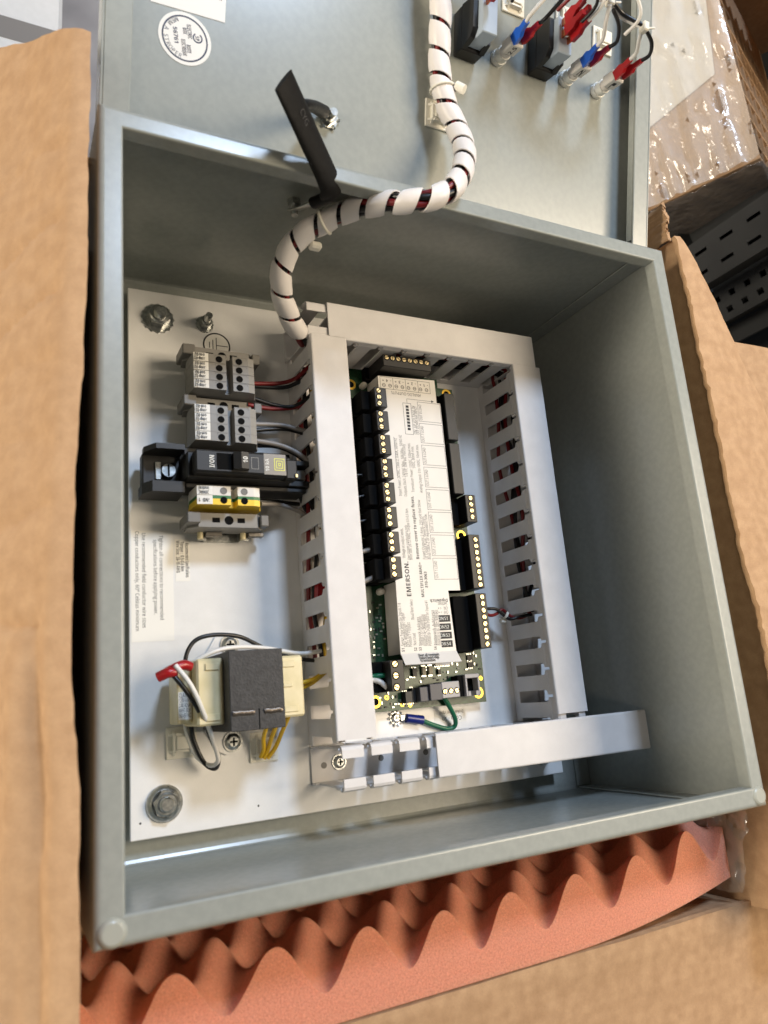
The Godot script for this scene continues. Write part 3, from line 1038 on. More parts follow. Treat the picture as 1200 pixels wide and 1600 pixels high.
func tie_mount(c: Vector3, label: String, on_door := false) -> Node3D:
	var keep := XF
	var t := thing("cable_tie_mount", label, "cable tie mount", XF * c, "nylon cable tie mounts")
	XF = keep
	var st := S()
	bx(st, c.x - 9.5, c.x + 9.5, c.y + 0.05, c.y + 1.6, c.z - 9.5, c.z + 9.5, 0.4)
	part("base", st, M.nylon, t)
	for s in [-1.0, 1.0]:
		st = S()
		prism(st, [Vector2(-8, 1.5), Vector2(8, 1.5), Vector2(4, 5), Vector2(-4, 5)], c, Vector3.RIGHT, Vector3.UP, Vector3.BACK, s * 5.0 - 0.8, s * 5.0 + 0.8)
		prism(st, [Vector2(-8, 1.5), Vector2(8, 1.5), Vector2(4, 5), Vector2(-4, 5)], c, Vector3.BACK, Vector3.UP, Vector3.RIGHT, s * 5.0 - 0.8, s * 5.0 + 0.8)
		part("rib", st, M.nylon, t)
	st = S()
	bx(st, c.x - 4, c.x + 4, c.y + 4.2, c.y + 6.0, c.z - 4, c.z + 4, 0.4)
	part("bridge", st, M.nylon, t)
	XF = keep
	return t


# ---------- wiring ducts ----------
func make_finger() -> Mesh:
	OFF = Vector3.ZERO
	XF = Transform3D.IDENTITY
	var st := S()
	prism(st, [Vector2(-5.5, 7), Vector2(5.5, 7), Vector2(5.5, 39.6), Vector2(5.9, 40.8), Vector2(7.4, 41.6), Vector2(8.9, 42.2), Vector2(8.9, 48.5), Vector2(-8.9, 48.5), Vector2(-8.9, 42.2), Vector2(-7.4, 41.6), Vector2(-5.9, 40.8), Vector2(-5.5, 39.6)], Vector3.ZERO, Vector3.RIGHT, Vector3.UP, Vector3.BACK, -1.3, 0.0)
	# rounded bead outside, lip turned inwards
	prism(st, [Vector2(-1.25, 43.6), Vector2(0.5, 44.0), Vector2(1.3, 45.2), Vector2(1.5, 46.8), Vector2(1.2, 48.6), Vector2(0.3, 50.4), Vector2(-1.4, 51.2), Vector2(-6.4, 51.2), Vector2(-6.4, 50.0), Vector2(-1.8, 49.8)], Vector3.ZERO, Vector3.BACK, Vector3.UP, Vector3.RIGHT, -7.4, 7.4)
	st.generate_normals()
	return st.commit()

func duct(label: String, at: Vector3, turn: float, length: float, first: float, pitch: float, count: int, finger: Mesh, cover0: float, cover1: float, skip := {}) -> Node3D:
	var t := thing("wiring_duct", label, "wiring duct", at, "slotted wiring ducts")
	t.rotation.y = turn
	OFF = Vector3.ZERO
	var st := S()
	bx(st, 0, length, 0.1, 1.6, -12.2, 12.2, 0.2)
	for s in [-1.0, 1.0]:
		bx(st, 0, length, 0.1, 7.2, minf(s * 12.4, s * 11.0), maxf(s * 12.4, s * 11.0), 0.2)
	part("base", st, M.duct, t)
	for s in [-1.0, 1.0]:
		for k in count:
			if skip.has([s, k]):
				continue
			var o := put("finger", finger, M.duct, t)
			o.position = Vector3(first + k * pitch, 0.1, s * 12.4) * K
			if s < 0.0:
				o.rotation.y = PI
	if cover1 > cover0:
		st = S()
		cover_shape(st, cover0, cover1)
		part("cover", st, M.duct, t)
	return t

func cover_shape(st: SurfaceTool, a: float, b: float) -> void:
	prism(st, [Vector2(-13.9, 49.4), Vector2(-13.0, 49.4), Vector2(-12.7, 51.4), Vector2(12.7, 51.4), Vector2(13.0, 49.4), Vector2(13.9, 49.4), Vector2(13.9, 51.9), Vector2(13.5, 52.6), Vector2(12.8, 52.9), Vector2(-12.8, 52.9), Vector2(-13.5, 52.6), Vector2(-13.9, 51.9)], Vector3.ZERO, Vector3.BACK, Vector3.UP, Vector3.RIGHT, a, b)

func ducts() -> void:
	var f := make_finger()
	duct("white slotted wiring duct between the terminal blocks and circuit board", Vector3(-36, Y0, -139.2), -PI / 2, 278.0, 9.7, 19.75, 14, f, 0.0, 274.0)
	duct("white slotted wiring duct running along the wall without terminal blocks", Vector3(137.0, Y0, -139.2), -PI / 2, 278.0, 13.8, 19.7, 14, f, 1.0, 273.0)
	duct("white covered wiring duct above the circuit board, near the hinge", Vector3(-50, Y0, -151.8), 0.0, 200.0, 6.8, 20.0, 10, f, 14.5, 196.5)
	var d := duct("white uncovered wiring duct below the circuit board, fingers showing", Vector3(-48, Y0, 151.8), 0.0, 200.0, 9.0, 20.0, 10, f, 0.0, 0.0)
	for x in [-34.0, 0.0, 50.0, 110.0]:
		OFF = d.position
		if x != 0.0:
			pan_screw(d, Vector3(x + 6.0, Y0 + 1.65, 151.5), 4.2, M.zinc)
	var st := S()
	for x in [-39.0, 4.0, 40.0]:
		cyl(st, Vector3(x, Y0 + 1.0, 152.5), Vector3(x, Y0 + 1.75, 152.5), 2.1, 2.1, 14)
	part("mounting_hole", st, M.terminal_dark, d)
	# loose cover laid over the open duct
	var c := thing("duct_cover", "loose white duct cover lying over the uncovered duct, sticking out past it", "duct cover", Vector3(20, 65, 150.6))
	OFF = Vector3.ZERO
	c.position = Vector3(21.5, 14.2, 150.8) * K
	c.rotation.z = deg_to_rad(3.0)
	st = S()
	cover_shape(st, 0.0, 176.5)
	part("channel", st, M.duct, c)


# ---------- DIN rail devices ----------
func terminals() -> void:
	var rail := thing("din_rail", "steel rail carrying the terminal blocks and the breaker", "rail", Vector3(-104, Y0, -68))
	var st := S()
	prism(st, [Vector2(-17.5, 7.5), Vector2(-17.5, 6.5), Vector2(-12.5, 6.5), Vector2(-12.5, 0.1), Vector2(12.5, 0.1), Vector2(12.5, 6.5), Vector2(17.5, 6.5), Vector2(17.5, 7.5), Vector2(11.5, 7.5), Vector2(11.5, 1.1), Vector2(-11.5, 1.1), Vector2(-11.5, 7.5)], Vector3(-104, Y0, 0), Vector3.RIGHT, Vector3.UP, Vector3.BACK, -138, 0)
	part("profile", st, M.zinc, rail)
	# grey feed-through terminals
	var words := ["Com 02", "Pump 02"]
	var prof := [Vector2(-23, 8), Vector2(21, 8), Vector2(21.5, 24), Vector2(19.5, 28), Vector2(17.2, 37), Vector2(13.0, 38), Vector2(2.2, 38), Vector2(1.9, 31), Vector2(-2.0, 31), Vector2(-2.3, 38), Vector2(-13.6, 38), Vector2(-24, 37), Vector2(-25.0, 20)]
	var first: Node3D = null
	var zs := [-117.9, -111.55, -105.2, -98.85, -81.3, -75.1, -68.9, -62.7]
	var which := ["first", "second", "third", "fourth", "fifth", "sixth", "seventh", "eighth"]
	for i in zs.size():
		var lab: String = "grey screw terminal with printed tag, %s along the rail from the earth stud" % which[i]
		if first == null:
			first = thing("terminal_block", lab, "terminal block", Vector3(-104, Y0, zs[i]), "grey rail terminals")
			var o := Vector3(-104, Y0, zs[i])
			st = S()
			prism(st, prof, o, Vector3.RIGHT, Vector3.UP, Vector3.BACK, -3.05, 3.05)
			part("body", st, M.terminal_grey, first)
			for x in [-7.0, 6.6]:
				st = S()
				ring(st, o + Vector3(x, 38.02, 0.4), Vector3.UP, 1.9, 2.3, 0.25, 16)
				cyl(st, o + Vector3(x, 37.6, 0.4), o + Vector3(x, 38.08, 0.4), 1.95, 1.95, 14)
				part("screw_hole", st, M.blackdeep, first)
			st = S()
			patch(st, o.x - 9.8, o.x - 3.0, o.z - 2.75, o.z - 2.35, o.y + 38.08)
			patch(st, o.x - 9.8, o.x - 9.4, o.z - 2.35, o.z - 1.2, o.y + 38.08)
			patch(st, o.x + 3.0, o.x + 12.0, o.z - 2.75, o.z - 2.35, o.y + 38.08)
			patch(st, o.x + 11.6, o.x + 12.0, o.z - 2.35, o.z - 1.2, o.y + 38.08)
			part("mould_mark", st, M.terminal_dark, first)
			st = S()
			prism(st, [Vector2(-23.9, 37.05), Vector2(-14.4, 37.95), Vector2(-14.3, 38.5), Vector2(-24, 37.6)], o, Vector3.RIGHT, Vector3.UP, Vector3.BACK, -2.9, 2.9)
			var tg := part("tag", st, M.label_white, first)
			st = S()
			txt(st, words[0], o + Vector3(-19.2, 38.3, -1.4), 3.0, Vector3.LEFT, Vector3(0, 0, 1), 8.0, true, true)
			txt(st, words[1], o + Vector3(-19.2, 38.3, 1.4), 3.0, Vector3.LEFT, Vector3(0, 0, 1), 8.6, true, true)
			part_text("printed_text", st, M.ink, tg)
		else:
			dup(first, Vector3(-104, Y0, zs[i]), lab)
	# white neutral terminal and green-yellow earth terminal
	for i in 2:
		var o := Vector3(-104, Y0, -25.9 + 6.2 * i)
		var et := thing("rail_terminal", ["white screw terminal on the rail between breaker and green-yellow terminal", "green and yellow earth terminal touching the grey end clamp"][i], "terminal block", o, "supply terminals")
		var cuts: Array = [[-3.05, 3.05, M.cover_white, "body"]] if i == 0 else [[-3.05, -0.9, M.green_stripe, "green_slice"], [-0.9, 3.05, M.yellow, "yellow_slice"]]
		for q in cuts:
			st = S()
			prism(st, prof, o, Vector3.RIGHT, Vector3.UP, Vector3.BACK, q[0], q[1])
			part(q[3], st, q[2], et)
		for x in [-7.0, 6.6]:
			st = S()
			ring(st, o + Vector3(x, 38.02, 0.0), Vector3.UP, 1.9, 2.3, 0.25, 16)
			cyl(st, o + Vector3(x, 37.6, 0.0), o + Vector3(x, 38.08, 0.0), 1.95, 1.95, 14)
			part("screw_hole", st, M.terminal_dark if i == 0 else M.blackdeep, et)
		st = S()
		prism(st, [Vector2(-23.9, 37.05), Vector2(-14.4, 37.95), Vector2(-14.3, 38.5), Vector2(-24, 37.6)], o, Vector3.RIGHT, Vector3.UP, Vector3.BACK, -2.9, 2.9)
		var tg := part("tag", st, M.label_white, et)
		st = S()
		if i == 0:
			txt(st, "120VAC", o + Vector3(-19.2, 38.3, 1.3), 2.8, Vector3.LEFT, Vector3(0, 0, 1), 7.5, true, true)
			txt(st, "Neutral", o + Vector3(-19.2, 38.3, -1.4), 2.8, Vector3.LEFT, Vector3(0, 0, 1), 7.5, true, true)
		else:
			txt(st, "GND  1", o + Vector3(-19.2, 38.3, 0.2), 3.2, Vector3.LEFT, Vector3(0, 0, 1), 7.5, true, true)
		part_text("printed_text", st, M.ink, tg)
	# end clamps
	var clamps := [[-127.0, "grey end clamp on the rail nearest the earth stud"], [-90.2, "grey end clamp between the two rows of grey terminals"], [-9.2, "grey end clamp on the rail beside the earth terminals"]]
	for i in 3:
		var z: float = clamps[i][0]
		var e := thing("end_clamp", clamps[i][1], "end clamp", Vector3(-104, Y0, z), "rail end clamps")
		var o := Vector3(-104, Y0, z)
		st = S()
		var hgt := 27.0 if i == 2 else 24.0
		prism(st, [Vector2(-26, 7.7), Vector2(23, 7.7), Vector2(23.5, hgt - 7), Vector2(18, hgt), Vector2(-21, hgt), Vector2(-27, hgt - 6)], o, Vector3.RIGHT, Vector3.UP, Vector3.BACK, -4.6 if i != 1 else -4.2, 4.6 if i != 1 else 4.2)
		part("body", st, M.terminal_grey, e)
		st = S()
		bx(st, o.x - 29, o.x - 20.5, o.y + 7.8, o.y + hgt + 5, o.z - 4.0, o.z + 3.2, 0.6)
		part("latch", st, M.terminal_dark, e)
		st = S()
		bx(st, o.x + 20, o.x + 25.5, o.y + 7.8, o.y + hgt + 2, o.z - 3.8, o.z + 3.8, 0.6)
		part("latch", st, M.terminal_dark, e)
		st = S()
		cyl(st, o + Vector3(-1, hgt - 0.4, 0), o + Vector3(-1, hgt + 0.12, 0), 3.0, 3.0, 18)
		bx(st, o.x - 12, o.x - 7, o.y + hgt - 0.4, o.y + hgt + 0.1, o.z - 1.6, o.z + 1.6, 0.0)
		bx(st, o.x + 4.6, o.x + 9.6, o.y + hgt - 0.4, o.y + hgt + 0.1, o.z - 1.6, o.z + 1.6, 0.0)
		part("opening", st, M.blackdeep, e)
		if i == 2:
			for x in [-16.0, 13.0]:
				st = S()
				cyl(st, o + Vector3(x, 10, 4.5), o + Vector3(x, 10, 9.0), 2.0, 2.0, 12)
				part("pin", st, M.bobbin, e)
				st = S()
				bx(st, o.x + x + 3, o.x + x + 14, o.y + 8, o.y + 13, o.z + 4.6, o.z + 7.5, 0.4)
				part("spring", st, M.tin_label, e)
	breaker()

func breaker() -> void:
	var t := thing("circuit_breaker", "black ten ampere circuit breaker with rocker handle on the rail", "circuit breaker", Vector3(-104, Y0, -43))
	var st := S()
	bx(st, -134, -64, 20, 50, -51.5, -33.5, 1.0)
	bx(st, -131, -70, 50, 60, -50, -35, 1.2)
	bx(st, -70, -62, 46, 56, -48, -34.5, 0.8)
	part("case", st, M.black, t)
	st = S()
	bx(st, -158, -134, 20, 30, -55, -27, 0.8)
	prism(st, [Vector2(-158, 30), Vector2(-134, 30), Vector2(-134, 46), Vector2(-152, 46), Vector2(-158, 36)], Vector3.ZERO, Vector3.RIGHT, Vector3.UP, Vector3.BACK, -57, -53.5)
	prism(st, [Vector2(-159, 20), Vector2(-134, 20), Vector2(-134, 43), Vector2(-154, 43), Vector2(-159, 34)], Vector3.ZERO, Vector3.RIGHT, Vector3.UP, Vector3.BACK, -33, -26)
	part("line_terminal", st, M.black, t)
	st = S()
	cyl(st, Vector3(-142, 30, -43), Vector3(-142, 33.5, -43), 4.6, 4.4, 20)
	var sc := part("terminal_screw", st, M.zinc, t)
	st = S()
	bx(st, -142.6, -141.4, 33.3, 33.62, -47, -39, 0.0)
	part("slot", st, M.blackdeep, sc)
	st = S()
	bx(st, -150, -146.5, 30.2, 31.6, -49, -37, 0.3)
	part("clamp_plate", st, M.zinc, t)
	st = S()
	bx(st, -133, -60, 20.2, 38, -58, -51.6, 0.6)
	bx(st, -133, -50, 20.2, 40, -33.4, -30.0, 0.6)
	bx(st, -64, -48, 24, 44, -52, -48, 0.6)
	bx(st, -64, -46, 24, 42, -38, -33.6, 0.6)
	part("mounting_base", st, M.black, t)
	st = S()
	bx(st, -64, -50, 26, 40, -46.5, -39.5, 0.6)
	part("load_terminal", st, M.terminal_grey, t)
	st = S()
	bx(st, -117.5, -105, 59.4, 60.1, -48, -37, 0.0)
	part("handle_recess", st, M.blackdeep, t)
	st = S()
	prism(st, [Vector2(-107, 60.1), Vector2(-97, 60.1), Vector2(-98, 65), Vector2(-103, 66), Vector2(-107.5, 63.5)], Vector3.ZERO, Vector3.RIGHT, Vector3.UP, Vector3.BACK, -48, -37)
	var hd := part("rocker_handle", st, M.black, t)
	st = S()
	txt(st, "10", Vector3(-100.4, 65.75, -40.5), 4.6, Vector3.FORWARD, Vector3(-0.98, 0.19, 0).normalized(), 4.2, true)
	part_text("printed_text", st, M.ink_white, hd)
	st = S()
	outline(st, -95, -90, -46.5, -38.5, 60.15, 0.4)
	part("inspection_window", st, M.terminal_grey, t)
	st = S()
	txt(st, "I/ON", Vector3(-120.5, 60.2, -38), 4.4, Vector3.FORWARD, Vector3.LEFT, 8.0, true)
	part_text("printed_text", st, M.ink_white, t)
	st = S()
	bx(st, -86.5, -71.5, 60.02, 60.2, -49.6, -35.4, 0.0)
	var lb := part("rating_label", st, M.tin_label, t)
	st = S()
	txt(st, "10 kA", Vector3(-84.3, 60.3, -37.5), 3.4, Vector3.FORWARD, Vector3.LEFT, 8.5, true)
	for k in 4:
		patch(st, -82.2 + k * 0.6, -81.9 + k * 0.6, -47, -38, 60.3)
	part_text("printed_text", st, M.ink_white, lb)
	st = S()
	for k in 3:
		outline(st, -79.6 + k * 1.35, -72.4 - k * 1.35, -46.8 + k * 1.5, -38.4 - k * 1.5, 60.3, 0.55)
	part("square_mark", st, M.logo, lb)
	st = S()
	bx(st, -64, -62.2, 56, 57.2, -38, -35.5, 0.2)
	part("contact", st, M.brass, t)


# ---------- transformer ----------
func transformer() -> void:
	var t := thing("transformer", "small dark grey laminated transformer with cream bobbin on the white plate", "transformer", Vector3(-101, Y0, 100))
	var st := S()
	bx(st, -117, -84, Y0 + 3, 70, 77, 123, 0.4)
	var core := part("core", st, M.core, t)
	st = S()
	for k in 40:
		bx(st, -116.4 + k * 0.8, -116.3 + k * 0.8, 69.9, 70.06, 77.6, 122.4, 0.0)
	part("lamination_edges", st, M.chip, core)
	st = S()
	var r := RandomNumberGenerator.new()
	r.seed = 3
	for q in [[-115.5, -103.0], [-96.5, -86.0]]:
		var wp := []
		for k in 9:
			wp.append(Vector3(lerpf(q[0], q[1], k / 8.0), 69.2 + 0.25 * (k % 2), 112.4 + 0.5 * r.randf()))
		tube(st, wp, 1.9, 8)
	part("weld_bead", st, M.weld, core)
	st = S()
	bx(st, -100.2, -99.6, 69.9, 70.15, 111, 123, 0.0)
	part("joint", st, M.blackdeep, core)
	st = S()
	bx(st, -133, -117.1, Y0 + 8, 58, 80, 118.5, 1.2)
	bx(st, -142, -133.1, Y0 + 10, 46, 84, 116.5, 1.0)
	bx(st, -128, -120, 58, 59, 83, 87, 0.3)
	bx(st, -128, -120, 58, 59, 112, 116, 0.3)
	part("bobbin", st, M.bobbin, t)
	st = S()
	bx(st, -83.9, -66.5, Y0 + 8, 57, 81, 118, 1.2)
	bx(st, -80, -72, 57, 57.8, 84, 88, 0.3)
	bx(st, -80, -74, 57, 57.8, 98, 100, 0.3)
	bx(st, -80, -71, 57, 57.8, 111, 115, 0.3)
	part("bobbin", st, M.bobbin, t)
	st = S()
	bx(st, -141.4, -133.8, 46.05, 46.2, 98, 114, 0.0)
	var lb := part("rating_label", st, M.label_white, t)
	st = S()
	for k in 5:
		txt(st, ["CLASS 2", "120V 60HZ", "24V 40VA", "WHT-BLK", "50-60 HZ"][k], Vector3(-141.0, 46.3, 100 + k * 2.9), 2.0, Vector3.RIGHT, Vector3.FORWARD, 6.8)
	part_text("printed_text", st, M.ink_grey, lb)
	# feet
	for s in [-1.0, 1.0]:
		st = S()
		prism(st, [Vector2(-118, 100 + s * 23.2), Vector2(-84, 100 + s * 23.2), Vector2(-92, 100 + s * 36), Vector2(-97, 100 + s * 38.5), Vector2(-105, 100 + s * 38.5), Vector2(-110, 100 + s * 36)], Vector3.ZERO, Vector3.RIGHT, Vector3.BACK, Vector3.UP, Y0 + 0.1, Y0 + 1.4)
		part("foot", st, M.plate, t)
		pan_screw(t, Vector3(-100.6, Y0 + 1.4, 100 + s * 30.8), 5.2, M.zinc)
	st = S()
	bx(st, -119, -82, Y0 + 0.2, Y0 + 2.8, 78, 122, 0.3)
	part("bracket", st, M.core, t)


# ---------- circuit board ----------
func plug(parent: Node3D, lo: Vector3, hi: Vector3, along_z: bool, screws: int, s0: float, s1: float, across: float, m: Material, called := "terminal_plug", rs := 1.75) -> Node3D:
	var st := S()
	box(st, lo, hi, 0.4)
	var o := part(called, st, m, parent)
	for k in screws:
		var q := lerpf(s0, s1, float(k) / maxf(screws - 1, 1))
		var c := Vector3(across, hi.y, q) if along_z else Vector3(q, hi.y, across)
		st = S()
		cyl(st, c + Vector3(0, 0.02, 0), c + Vector3(0, 0.12, 0), rs * 1.35, rs * 1.35, 16)
		part("screw_well", st, M.blackdeep, o)
		st = S()
		cyl(st, c + Vector3(0, 0.1, 0), c + Vector3(0, 0.32, 0), rs, rs * 0.92, 16)
		var a := fmod(q * 1.7, PI)
		var d := Vector3(cos(a), 0, sin(a))
		var e := Vector3(-d.z, 0, d.x)
		part("screw", st, M.brass, o)
		st = S()
		st.set_smooth_group(-1)
		var y := Vector3(0, 0.36, 0)
		quad(st, c + y - d * rs * 0.9 - e * rs * 0.16, c + y + d * rs * 0.9 - e * rs * 0.16, c + y + d * rs * 0.9 + e * rs * 0.16, c + y - d * rs * 0.9 + e * rs * 0.16, Vector3.UP)
		part("screw_slot", st, M.blackdeep, o)
	return o

func board() -> void:
	var t := thing("control_board", "green circuit board with printed white cover and black terminal plugs", "circuit board", Vector3(42, Y0, -5))
	var st := S()
	prism(st, [Vector2(-9, -131), Vector2(-4, -131), Vector2(-4, -138.4), Vector2(79, -138.4), Vector2(79, -131), Vector2(92.8, -131), Vector2(92.8, 121.5), Vector2(-9, 121.5)], Vector3.ZERO, Vector3.RIGHT, Vector3.BACK, Vector3.UP, 18.4, 20.0)
	part("board", st, M.pcb, t)
	for c in [Vector2(87, -126.5), Vector2(86.3, -6.6), Vector2(86.5, 114.3), Vector2(0, 114.3), Vector2(0, -125)]:
		st = S()
		cyl(st, Vector3(c.x, Y0 + 0.05, c.y), Vector3(c.x, 18.3, c.y), 3.0, 3.0, 14)
		part("standoff", st, M.nylon, t)
		st = S()
		ring(st, Vector3(c.x, 20.02, c.y), Vector3.UP, 2.6, 4.3, 0.12, 24)
		part("mounting_pad", st, M.gold, t)
		st = S()
		cyl(st, Vector3(c.x, 20.0, c.y), Vector3(c.x, 20.2, c.y), 2.5, 2.5, 14)
		part("mounting_hole", st, M.blackdeep, t)
	for c in [Vector2(9, 112), Vector2(20.9, 117.6), Vector2(27.3, 118.4), Vector2(90, 104)]:
		st = S()
		ring(st, Vector3(c.x, 20.02, c.y), Vector3.UP, 0.7, 1.7, 0.1, 16)
		part("test_pad", st, M.gold, t)
	for c in [Vector2(9.5, -124), Vector2(9.8, 37)]:
		st = S()
		cyl(st, Vector3(c.x, 20, c.y), Vector3(c.x, 24.5, c.y), 2.6, 2.6, 16)
		cyl(st, Vector3(c.x, 24.5, c.y), Vector3(c.x, 26.5, c.y), 2.6, 1.2, 16)
		part("support_post", st, M.nylon, t)
	# small parts of the open end of the board
	var r := RandomNumberGenerator.new()
	r.seed = 12
	var sm := []
	for k in 120:
		var x := r.randf_range(16, 90)
		var z := r.randf_range(84.5, 103)
		if x > 66 and z > 98 or x < 19 and z < 109:
			continue
		sm.append(Vector2(x, z))
	for k in 70:
		sm.append(Vector2(r.randf_range(-4, 11.5), r.randf_range(42, 84)))
	for k in 40:
		sm.append(Vector2(r.randf_range(3, 32), r.randf_range(109, 120)))
	for k in 24:
		sm.append(Vector2(r.randf_range(61, 73), r.randf_range(45, 82)))
	var taken := []
	for c in sm:
		var ok := true
		for d in taken:
			if absf(c.x - d.x) < 2.3 and absf(c.y - d.y) < 1.7:
				ok = false
		if not ok:
			continue
		taken.append(c)
		st = S()
		var long := r.randf() < 0.5
		var a := 1.0 if long else 0.55
		var b := 0.55 if long else 1.0
		bx(st, c.x - a, c.x + a, 20.02, 20.8, c.y - b, c.y + b, 0.1)
		var kind := r.randf()
		part("chip_component", st, M.resistor if kind < 0.35 else (M.chip if kind < 0.6 else M.solder), t)
	for q in [[30.5, 34, 93, 99, 2.4], [52, 54.5, 95, 99, 2.0], [21, 26.5, 109, 117, 6.0], [27.5, 31, 107, 117, 4.0], [50, 64, 86, 92.5, 2.2], [79, 84, 86, 90, 1.2], [79, 84, 91.5, 95.5, 1.2]]:
		st = S()
		bx(st, q[0], q[1], 20.02, 20 + q[4], q[2], q[3], 0.2)
		var ic := part("chip", st, M.chip if q[0] != 50 else M.grey_plug, t)
		st = S()
		var k := 0
		while q[0] + 0.8 + k * 1.5 < q[1]:
			bx(st, q[0] + 0.5 + k * 1.5, q[0] + 1.1 + k * 1.5, 20.03, 20.4, q[2] - 1.0, q[2] - 0.05, 0.0)
			bx(st, q[0] + 0.5 + k * 1.5, q[0] + 1.1 + k * 1.5, 20.03, 20.4, q[3] + 0.05, q[3] + 1.0, 0.0)
			k += 1
		part("pins", st, M.solder, ic)
	for z in [92.5, 92.6]:
		pass
	for x in [38.5, 44.0]:
		st = S()
		bx(st, x, x + 3.4, 20.02, 22.4, 92.5, 98.5, 0.4)
		var cpn := part("capacitor", st, M.resistor, t)
		st = S()
		bx(st, x - 0.1, x + 3.5, 20.03, 21.2, 91.2, 92.4, 0.1)
		bx(st, x - 0.1, x + 3.5, 20.03, 21.2, 98.6, 99.8, 0.1)
		part("end_cap", st, M.solder, cpn)
	# silk-screen along the plug column
	st = S()
	for k in 8:
		var z := -101.0 + 17.9 * k + 8.0
		patch(st, -3.5, -0.8, z - 0.2, z + 0.2, 20.06)
		patch(st, -3.9, -3.5, z - 4.0, z + 0.2, 20.06)
	for k in 14:
		txt(st, ["C1", "NO", "NC", "ON"][k % 4], Vector3(-5.4, 20.08, -95.0 + k * 9.6), 2.4, Vector3.FORWARD, Vector3.LEFT, 0.0, false, true)
	txt(st, "RS485 IN OUT", Vector3(50, 20.08, 118.6), 2.2, Vector3.LEFT, Vector3.BACK, 14.0)
	part_text("silk_screen", st, M.ink_grey, t)
	# plugs beside the cover: eight of three, one larger
	var zc := [-110.2, -92.0, -73.6, -55.4, -37.4, -19.4, -1.3, 16.6]
	for z in zc:
		st = S()
		bx(st, -8, 8, 20.05, 31, z + 1.2, z + 16.0, 0.4)
		part("header", st, M.blackdeep, t)
		plug(t, Vector3(3.4, 31, z), Vector3(13.2, 52, z + 15.4), true, 3, z + 2.6, z + 12.6, 6.7, M.black)
		st = S()
		bx(st, -4, 3.3, 31, 44, z + 0.3, z + 15.1, 0.4)
		part("wire_entry", st, M.blackdeep, t)
	plug(t, Vector3(-1, 26, 87.6), Vector3(9.2, 49, 108.2), true, 3, 90.2, 105.6, 2.6, M.black, "terminal_plug", 2.0)
	st = S()
	bx(st, -9, -1.1, 20.05, 38, 87.6, 108.2, 0.4)
	bx(st, 9.3, 14, 20.05, 36, 88, 107, 0.4)
	part("header", st, M.blackdeep, t)
	# eight-way plug across the top
	plug(t, Vector3(13.2, 26, -138.0), Vector3(54.8, 51.5, -128.6), false, 8, 16.4, 51.2, -135.6, M.black)
	st = S()
	bx(st, 10, 58, 20.05, 26, -138.2, -127.6, 0.3)
	part("header", st, M.blackdeep, t)
	# relays along the other edge
	for q in [[-117.5, -78.2], [-75.8, -34.5]]:
		st = S()
		bx(st, 70.5, 80.0, 20.05, 41, q[0], q[1], 0.6)
		part("relay", st, M.black, t)
		st = S()
		bx(st, 66.5, 70.4, 20.05, 34, q[0], q[1], 0.4)
		part("header", st, M.blackdeep, t)
	plug(t, Vector3(79.2, 20.1, -34.0), Vector3(88.4, 42, -12.4), true, 4, -31.4, -16.4, 84.0, M.black)
	plug(t, Vector3(78.0, 20.1, -2.6), Vector3(88.0, 42, 38.6), true, 8, 1.4, 35.9, 84.2, M.black)
	plug(t, Vector3(78.4, 20.1, 42.4), Vector3(88.2, 42, 82.9), true, 8, 45.2, 80.0, 84.4, M.black)
	for q in [[-34.0, -11.6], [-0.5, 39.0], [43.0, 84.4]]:
		st = S()
		bx(st, 68.2 if q[0] < 40.0 else 64.0, 77.8, 20.05, 33, q[0], q[1], 0.4)
		part("header", st, M.blackdeep, t)
	st = S()
	bx(st, 88.3, 92.2, 20.05, 36, -4.0, 7.0, 0.3)
	part("end_latch", st, M.terminal_dark, t)
	st = S()
	txt(st, "OUT", Vector3(91.0, 20.08, -4.6), 4.0, Vector3.FORWARD, Vector3.LEFT, 7.5)
	for k in 8:
		txt(st, "%d" % (k + 1), Vector3(91.2, 20.08, 48.0 + k * 4.6), 2.4, Vector3.LEFT, Vector3.BACK)
	part_text("silk_screen", st, M.ink_grey, t)
	# lower connectors
	plug(t, Vector3(48.4, 20.1, 104.6), Vector3(63.4, 31, 116.0), false, 3, 50.8, 60.8, 111.3, M.grey_plug, "terminal_plug", 1.7)
	st = S()
	bx(st, 38.2, 48.2, 20.05, 31.5, 105.2, 116.8, 0.4)
	bx(st, 31.0, 38.0, 20.05, 29.5, 106.8, 117.0, 0.4)
	part("connector", st, M.grey_dark_plug, t)
	st = S()
	bx(st, 63.6, 68.4, 20.05, 29, 101, 116, 0.3)
	part("header", st, M.blackdeep, t)
	st = S()
	bx(st, 68.6, 81.0, 20.05, 31.5, 100.4, 103.4, 0.3)
	bx(st, 68.6, 70.2, 20.05, 31.5, 103.4, 116.2, 0.3)
	bx(st, 79.4, 81.0, 20.05, 31.5, 103.4, 116.2, 0.3)
	bx(st, 70.2, 79.4, 20.05, 24, 103.4, 116.0, 0.3)
	bx(st, 70.2, 72.6, 24, 31.5, 112.6, 116.2, 0.2)
	bx(st, 77.0, 79.4, 24, 31.5, 112.6, 116.2, 0.2)
	var jack := part("phone_jack", st, M.grey_plug, t)
	st = S()
	bx(st, 70.3, 79.3, 24.05, 24.4, 103.5, 112.5, 0.0)
	part("socket", st, M.blackdeep, jack)
	cover(t)

